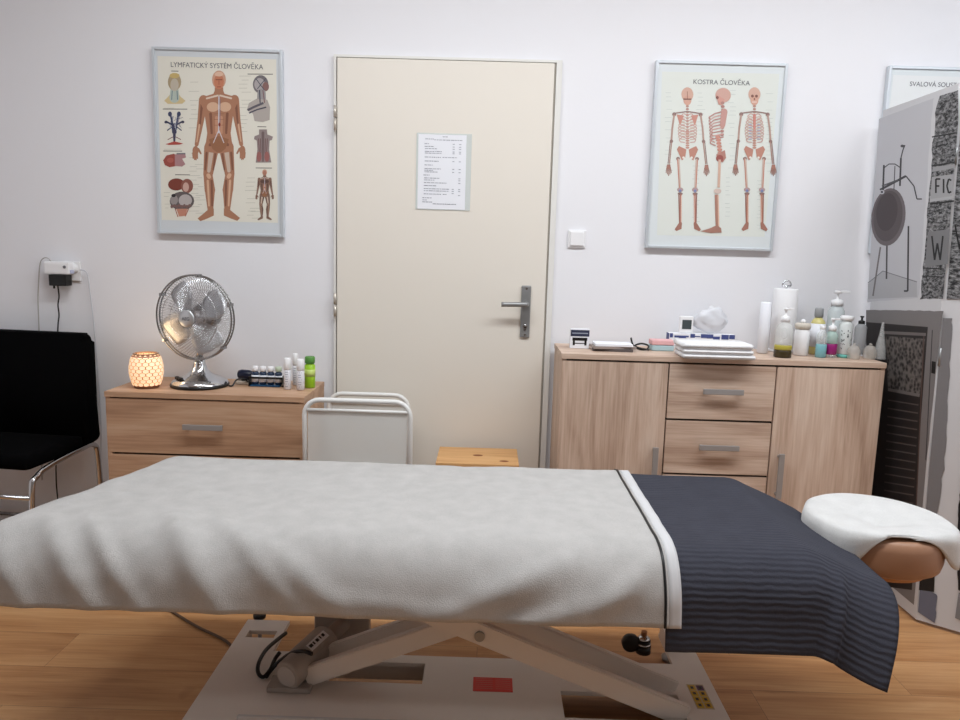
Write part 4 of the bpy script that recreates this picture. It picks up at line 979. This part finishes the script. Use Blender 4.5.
for k in range(22):
    a = -PI/2+random.uniform(-1.1, 1.1); z = random.uniform(.03, .11); dz = random.uniform(.004, .012); da = random.uniform(-.25, .25)
    q = [(a, z), (a+da*.5+.09, z+dz*.5), (a+da, z+dz), (a+da*.5-.09, z+dz*.5)]
    b.faces.new([b.verts.new((.0239*math.cos(u), .0239*math.sin(u), v)) for u, v in q])
obj('leaf_print', b, mat('leaf_ink', (60, 70, 74), .6), t)
p = on_sb(857, 358); p.y = -.10; p.x = at_y(858, 358, p.y).x
bottle('black_pump_bottle', 'grey translucent bottle with a black pump next to the screen', p, [('body', shoulder(.022, 0, .105, .012, .118), mat('smoky_clear', (176, 178, 180), .2, alpha=.6)), ('pump', 'pump', BLACK, dict(z=.1185, h=.03, r=.012, L=.0))])
cup_m = mat('frosted_glass', (214, 208, 200), .2, alpha=.42)
p = on_sb(852, 360); p.y = -.25; p.x = at_y(853, 360, p.y).x
cup0 = bottle('cupping_glass', 'small frosted glass cup right of the leaf print bottle', p, [('bowl', [(.021, 0), (.0225, .004), (.0235, .020), (.022, .036), (.015, .047), (.005, .051), (0, .051)], cup_m), ('knob', [(0, .0512), (.005, .0512), (.006, .056), (0, .059)], cup_m)], 'glass cup', 'cupping glasses')
p2_ = Vector((at_y(869, 361, -.24).x, -.24, p.z)); dup(cup0, p2_, 'small frosted glass cup nearest the sideboard end')
p = Vector((at_y(879, 361, -.235).x, -.235, SBZ+.0008))
b = B(); lathe(b, [(.020, 0), (.021, .003), (.017, .045), (.007, .10), (.004, .132), (.0055, .136)], n=20); o = obj('glass_funnel', b, GLASS); o.location = p; add_solid(o, .002)
tag(o, 'tall pointed clear glass at the right end of the sideboard', 'glass')

# ================================================================ things on the chest of drawers
# mosaic lamp
p = on_ch(147, 387); 
t = thing('mosaic_lamp', 'glowing round mosaic lamp with honeycomb pattern on the chest of drawers', 'lamp', p)
def mosaic():
    m = bpy.data.materials.new('lit_mosaic_glass'); m.use_nodes = True; nt = m.node_tree; bs = nt.nodes['Principled BSDF']
    tc = nd(nt, 'ShaderNodeTexCoord'); v = nd(nt, 'ShaderNodeTexVoronoi'); v.feature = 'DISTANCE_TO_EDGE'; v.inputs['Scale'].default_value = 1; v.inputs['Randomness'].default_value = .0
    nt.links.new(tc.outputs['UV'], v.inputs['Vector'])
    r = nd(nt, 'ShaderNodeValToRGB'); e = r.color_ramp.elements
    return m, r
def hexlamp():
    # shell grid with hexagonal cells: bright pieces set into a darker grout, both lit from inside
    tile = mat('lit_tile', (250, 226, 196), .35, emit=.75, emit_rgb=(255, 208, 158)); grout = mat('grout', (150, 110, 86), .6, emit=.22, emit_rgb=(230, 140, 80))
    prof_ = lambda v: (.0435+.0155*math.sin(PI*min(1, max(0, .08+.84*v)))-.004*(v > .96), .010+.115*v)
    b = B(); lathe(b, [(prof_(k/20)[0], prof_(k/20)[1]) for k in range(21)], n=48); sh = obj('glass_shade', b, grout, t)
    b = B(); NC, NRW = 16, 9
    for r in range(NRW):
        for c in range(NC):
            a0 = 2*PI*(c+.5*(r % 2))/NC; v0 = (r+.5)/NRW; pts = []
            for k in range(6):
                a = a0+.190*math.cos(k*PI/3+PI/6)*1.0; v_ = v0+.067*math.sin(k*PI/3+PI/6); rad, z = prof_(min(1, max(0, v_))); pts.append((math.cos(a)*(rad+.0012), math.sin(a)*(rad+.0012), z))
            b.faces.new([b.verts.new(q) for q in pts])
    obj('mosaic_pieces', b, tile, sh)
    b = B(); lathe(b, [(.0435, .1255), (.046, .128), (.040, .130), (.038, .126)], n=40); obj('rim', b, mat('brass_rim', (150, 120, 96), .3, metal=.6), t)
    b = B(); lathe(b, [(0, 0), (.042, 0), (.044, .004), (.043, .0098), (0, .0098)], n=40); obj('base', b, mat('lamp_base', (120, 78, 54), .5), t)
    b = B(); lathe(b, [(0, .0105), (.018, .0105), (.018, .03), (0, .032)], n=20); obj('candle', b, mat('candle', (255, 220, 180), .5, emit=3, emit_rgb=(255, 190, 120)), t)
hexlamp()
l = bpy.data.lights.new('lamp_glow', 'POINT'); l.energy = .45; l.color = (1, .72, .42); l.shadow_soft_size = .05
lo = bpy.data.objects.new('lamp_glow', l); COL.objects.link(lo); lo.location = (0, 0, .155); lo.parent = t

# fan
p = on_ch(203, 386); p.y = -.20; p.x = at_y(200, 380, p.y).x
t = thing('desk_fan', 'chrome desk fan with round wire grille on the chest of drawers', 'fan', p, -.22)
DOMEB = B(); lathe(DOMEB, [(0, 0), (.106, 0), (.108, .006), (.104, .012), (0, .012)], n=48); bo = obj('base_ring', DOMEB, BLACK, t)
b = B(); lathe(b, [(.103, .0122), (.100, .020), (.080, .032), (.050, .044), (.030, .062), (.022, .085), (.018, .11), (0, .11)], n=48); fb = obj('base', b, CHROME, t)
b = B()
for k in range(3): a = -PI/2-.35-.22*k; lathe(b, [(0, .030), (.008, .030), (.008, .040), (0, .042)], cx=.082*math.cos(a), cy=.082*math.sin(a), n=14)
obj('speed_button', b, BLACK, fb)
b = B(); tube(b, [(0, .0, .105), (0, .012, .16), (0, .03, .20)], [.013, .013, .016], 16); obj('neck', b, CHROME, t)
HZ = .262; GR = .158
# head built facing -y at z=HZ
b = B()
def diskp(prof_, bm, n=32):   # lathe around the y axis: prof = (radius, y)
    rings = [[bm.verts.new((r*math.cos(2*PI*k/n), y, HZ+r*math.sin(2*PI*k/n))) for k in range(n)] if r > 1e-6 else [bm.verts.new((0, y, HZ))] for r, y in prof_]
    for a, c in zip(rings, rings[1:]):
        for k in range(n):
            if len(a) == 1: q = (a[0], c[k], c[(k+1) % n])
            elif len(c) == 1: q = (a[k], a[(k+1) % n], c[0])
            else: q = (a[k], a[(k+1) % n], c[(k+1) % n], c[k])
            bm.faces.new(q).smooth = True
diskp([(0, .105), (.030, .10), (.046, .08), (.050, .05), (.050, .025), (.044, .016), (0, .014)], b); obj('motor_housing', b, DCHROME, t)
b = B(); tube(b, [(0, .105, HZ-.002), (0, .06, HZ-.06)], .012, 12); obj('tilt_bracket', b, DCHROME, t)
b = B()
for y in (-.030, -.012): tube(b, [(GR*math.cos(2*PI*k/64), y, HZ+GR*math.sin(2*PI*k/64)) for k in range(64)], .0032, 8, closed=True)
obj('rim', b, DCHROME, t)
b = B(); NW = 110
for k in range(NW):
    a = 2*PI*k/NW
    pts = [(r*math.cos(a+tw_), y, HZ+r*math.sin(a+tw_)) for r, y, tw_ in ((.030, -.072, 0), (.07, -.068, .10), (.11, -.058, .18), (.14, -.044, .24), (GR, -.030, .26))]
    tube(b, smooth_path(pts, 2), .00095, 4, caps=False)
for r, y in ((.075, -.067), (.115, -.056)): tube(b, [(r*math.cos(2*PI*k/48), y, HZ+r*math.sin(2*PI*k/48)) for k in range(48)], .0011, 5, closed=True)
gf = obj('front_grille', b, CHROME, t)
b = B(); diskp([(0, -.078), (.028, -.077), (.032, -.074), (.032, -.068), (0, -.066)], b); hub = obj('badge', b, mat('satin_chrome', (196, 198, 200), .3, metal=.7), gf)
text_obj('badge_lettering', 'AEG', .017, mat('badge_ink', (110, 112, 116), .5), hub, (0, -.0785, HZ-.006), bold=.0004)
b = B(); NW = 80
for k in range(NW):
    a = 2*PI*k/NW
    pts = [(r*math.cos(a-tw_), y, HZ+r*math.sin(a-tw_)) for r, y, tw_ in ((.048, .045, 0), (.10, .040, .10), (.14, .015, .18), (GR, -.012, .2))]
    tube(b, smooth_path(pts, 2), .00085, 4, caps=False)
obj('rear_grille', b, DCHROME, t)
BLADE = mat('blade_metal', (205, 206, 210), .38, metal=.75)
fh = B(); diskp([(0, -.040), (.020, -.038), (.024, -.03), (.024, .0), (.010, .012), (0, .013)], fh); hb = obj('blade_hub', fh, BLADE, t)
for q in range(4):
    b = B(); a0 = q*PI/2+.55; g = []
    for i in range(9):
        r = .022+.118*i/8; row = []
        wd = .30+.30*math.sin(PI*min(1, .15+i/8*.8))
        for j in range(7): u = j/6-.5; row.append(b.verts.new((r*math.cos(a0+u*wd*2), -.018+u*.030-.006*(u*2)**2, HZ+r*math.sin(a0+u*wd*2))))
        g.append(row)
    for i in range(8):
        for j in range(6): b.faces.new((g[i][j], g[i][j+1], g[i+1][j+1], g[i+1][j])).smooth = True
    bo_ = obj('blade', b, BLADE, hb); add_solid(bo_, .0012)
b = B(); 
for a in (.35, 1.45, 2.6, 3.75, 5.55): b = B(); box(b, GR*math.cos(a)-.005, GR*math.cos(a)+.005, -.036, -.006, HZ+GR*math.sin(a)-.006, HZ+GR*math.sin(a)+.006, bev=.001); obj('rim_clip', b, DCHROME, t)
q0 = on_ch(228, 384)
b = B(); cz = CHZ+.005; tube(b, smooth_path([(p.x+.115, p.y-.01, cz), (p.x+.125, p.y+.0, cz), (p.x+.135, p.y+.02, cz+.02), (p.x+.16, p.y+.04, cz+.018), (p.x+.165, p.y+.06, cz), (p.x+.14, p.y+.12, cz), (p.x+.13, p.y+.16, cz)], 6), .003, 8)
adopt(obj('cord', b, BLACK), t)

# dark blue hand massager
p = on_ch(244, 384); p.y = -.13; p.x = at_y(246.5, 380, -.13).x
t = thing('hand_massager', 'dark navy rounded hand massager on a pale rest', 'massager', p)
vbox('rest', t, (-.036, .036, -.022, .022, 0, .012), mat('beige_plastic', (196, 184, 170), .5), .003)
b = B(); tube(b, [(-.034, 0, .036), (-.030, 0, .036), (-.018, 0, .036), (.01, 0, .034), (.030, 0, .033), (.036, 0, .033)], [.008, .016, .020, .020, .015, .008], 18); obj('handle', b, mat('navy_plastic', (22, 28, 52), .3), t)
b = B(); tube(b, [(-.01, 0, .0122), (-.01, 0, .0165)], .010, 12); obj('pad', b, BLACK, t)
# tray with small bottles
cxx = on_ch(268, 387); ty = -.165; X_ = lambda px: at_y(px, 380, ty).x
t = thing('bottle_rack', 'small dark rack with blue foot holding four little bottles', 'rack', (X_(267), ty, CHZ+.0008))
vbox('foot', t, (-.060, .055, -.022, .022, 0, .006), mat('blue_tray', (30, 74, 112), .35), .002)
b = B()
for z in (.034,): 
    for y in (-.0195, .0195): box(b, -.064, .064, y-.0015, y+.0015, z-.004, z+.004)
    for x in (-.064, .064): box(b, x-.0015, x+.0015, -.021, .021, 0, z+.004)
obj('rail', b, BLACK, t)
lab = ('white capped oil bottle, leftmost in the little rack', 'white capped oil bottle, second from left in the little rack', 'white capped oil bottle, third from left in the little rack', 'pale green capped oil bottle, rightmost in the little rack')
o0 = bottle('oil_bottle', lab[0], (X_(267)-.045, ty, CHZ+.0072), [('body', shoulder(.0140, 0, .044, .009, .050), mat('blue_glass', (36, 52, 78), .2)), ('label', [(.0142, .010), (.0145, .010), (.0145, .036), (.0142, .036)], WPAPER), ('cap', cyl(.0125, .0502, .070, .003), WPLASTIC)], 'bottle', 'oil bottles in the rack')
for k in (1, 2, 3): 
    c = dup(o0, (X_(267)-.045+k*.030, ty, CHZ+.0072), lab[k])
    if k == 3:
        for ch in c.children:
            if ch.name.startswith('cap'):
                ch.data = ch.data.copy(); ch.data.materials.clear(); ch.data.materials.append(mat('pale_green_cap', (186, 198, 176), .4))
# white bottles and the green one
def white_b(px, y, h_, label, r=.0135):
    x = at_y(px, 384, y).x
    t = bottle('white_bottle', label, (x, y, CHZ+.0008), [('body', cyl(r, 0, h_*.62, .003), mat('bottle_white', (222, 222, 228), .4)), ('cap', cyl(r*.96, h_*.62+.0003, h_, .003), WPLASTIC)], 'bottle', 'white bottles beside the green bottle')
    b = B()
    for k in range(7): z = .012+k*.009; w = random.uniform(.35, .6); b.faces.new([b.verts.new(((r+.0004)*math.cos(-PI/2+a), (r+.0004)*math.sin(-PI/2+a), zz)) for a, zz in ((-w, z), (0, z), (w, z), (w, z+.0025), (0, z+.0025), (-w, z+.0025))])
    obj('printed_lines', b, mat('grey_ink', (150, 152, 166), .6), t); return t
white_b(287.5, -.22, .120, 'white bottle, leftmost of the three beside the green bottle')
white_b(295.5, -.13, .125, 'white bottle, rearmost of the three beside the green bottle', .011)
white_b(300.5, -.225, .118, 'white bottle standing directly left of the green bottle', .0145)
x = at_y(310, 383, -.17).x
bottle('green_bottle', 'lime green bottle with a darker green cap', (x, -.17, CHZ+.0008), [('body', shoulder(.020, 0, .088, .014, .093), mat('lime_liquid', (150, 196, 40), .3)), ('label', [(.0203, .045), (.0206, .045), (.0206, .072), (.0203, .072)], mat('green_label', (196, 216, 120), .5)), ('cap', cyl(.019, .0932, .121, .003), mat('green_cap', (84, 140, 62), .4))])

# ================================================================ wall socket and plugs
t = thing('wall_socket', 'white wall socket above the black chair', 'socket', (-1.672, 0, 1.128))
vbox('plate', t, (-.038, .038, -.010, 0, -.038, .04), WPLASTIC, .003)
b = B(); lathe(b, [(0, 0), (.020, 0), (.021, .003), (.0, .003)], n=24); o = obj('socket_ring', b, WPLASTIC, t); o.rotation_euler = (PI/2, 0, 0); o.location = (.012, -.0102, .012)
t = PL = thing('plug_adapter', 'white multi plug adapter pushed into the wall socket', 'adapter', (-1.712, -.011, 1.140))
vbox('body', t, (-.045, .056, -.042, 0, -.024, .026), WPLASTIC, .008)
b = B(); tube(b, [(.040, -.042, .006), (.040, -.0435, .006)], .006, 12); obj('socket_hole', b, mat('grey_hole', (110, 110, 116), .6), t)
vbox('plug', t, (.034, .062, -.034, -.012, -.020, -.006), mat('bluish_plug', (176, 180, 204), .4), .003)
t = PA = thing('power_adapter', 'black power adapter plugged below the white adapter', 'power adapter', (-1.700, -.011, 1.093))
vbox('body', t, (-.036, .032, -.045, 0, -.022, .022), BLACK, .003)
b = B(); tube(b, [(-.03, -.02, -.022), (-.03, -.02, -.034)], .004, 8); obj('strain_relief', b, BLACK, t)
def cord(par, pts, r, m_, y=-.02):
    b = B(); tube(b, smooth_path([at_y(a, c, y) for a, c in pts], 6), r, 8); return adopt(obj('cord', b, m_), par)
cord(PA, [(57.5, 284), (59, 296), (58, 305), (59, 315), (58, 325), (57.5, 345), (57, 372), (56, 470), (58, 500)], .0028, BLACK, -.03)
cord(PL, [(54, 266), (49, 259), (44, 258), (40, 264), (38.5, 285), (38, 300), (39, 330), (40, 380), (42, 480)], .0022, mat('grey_cord', (172, 168, 164), .5), -.02)
cord(PL, [(80, 270), (85, 271), (88, 277), (91, 300), (94, 325), (96, 350), (100, 400), (101, 440), (100, 500)], .0022, mat('pale_cord', (196, 198, 206), .5), -.02)
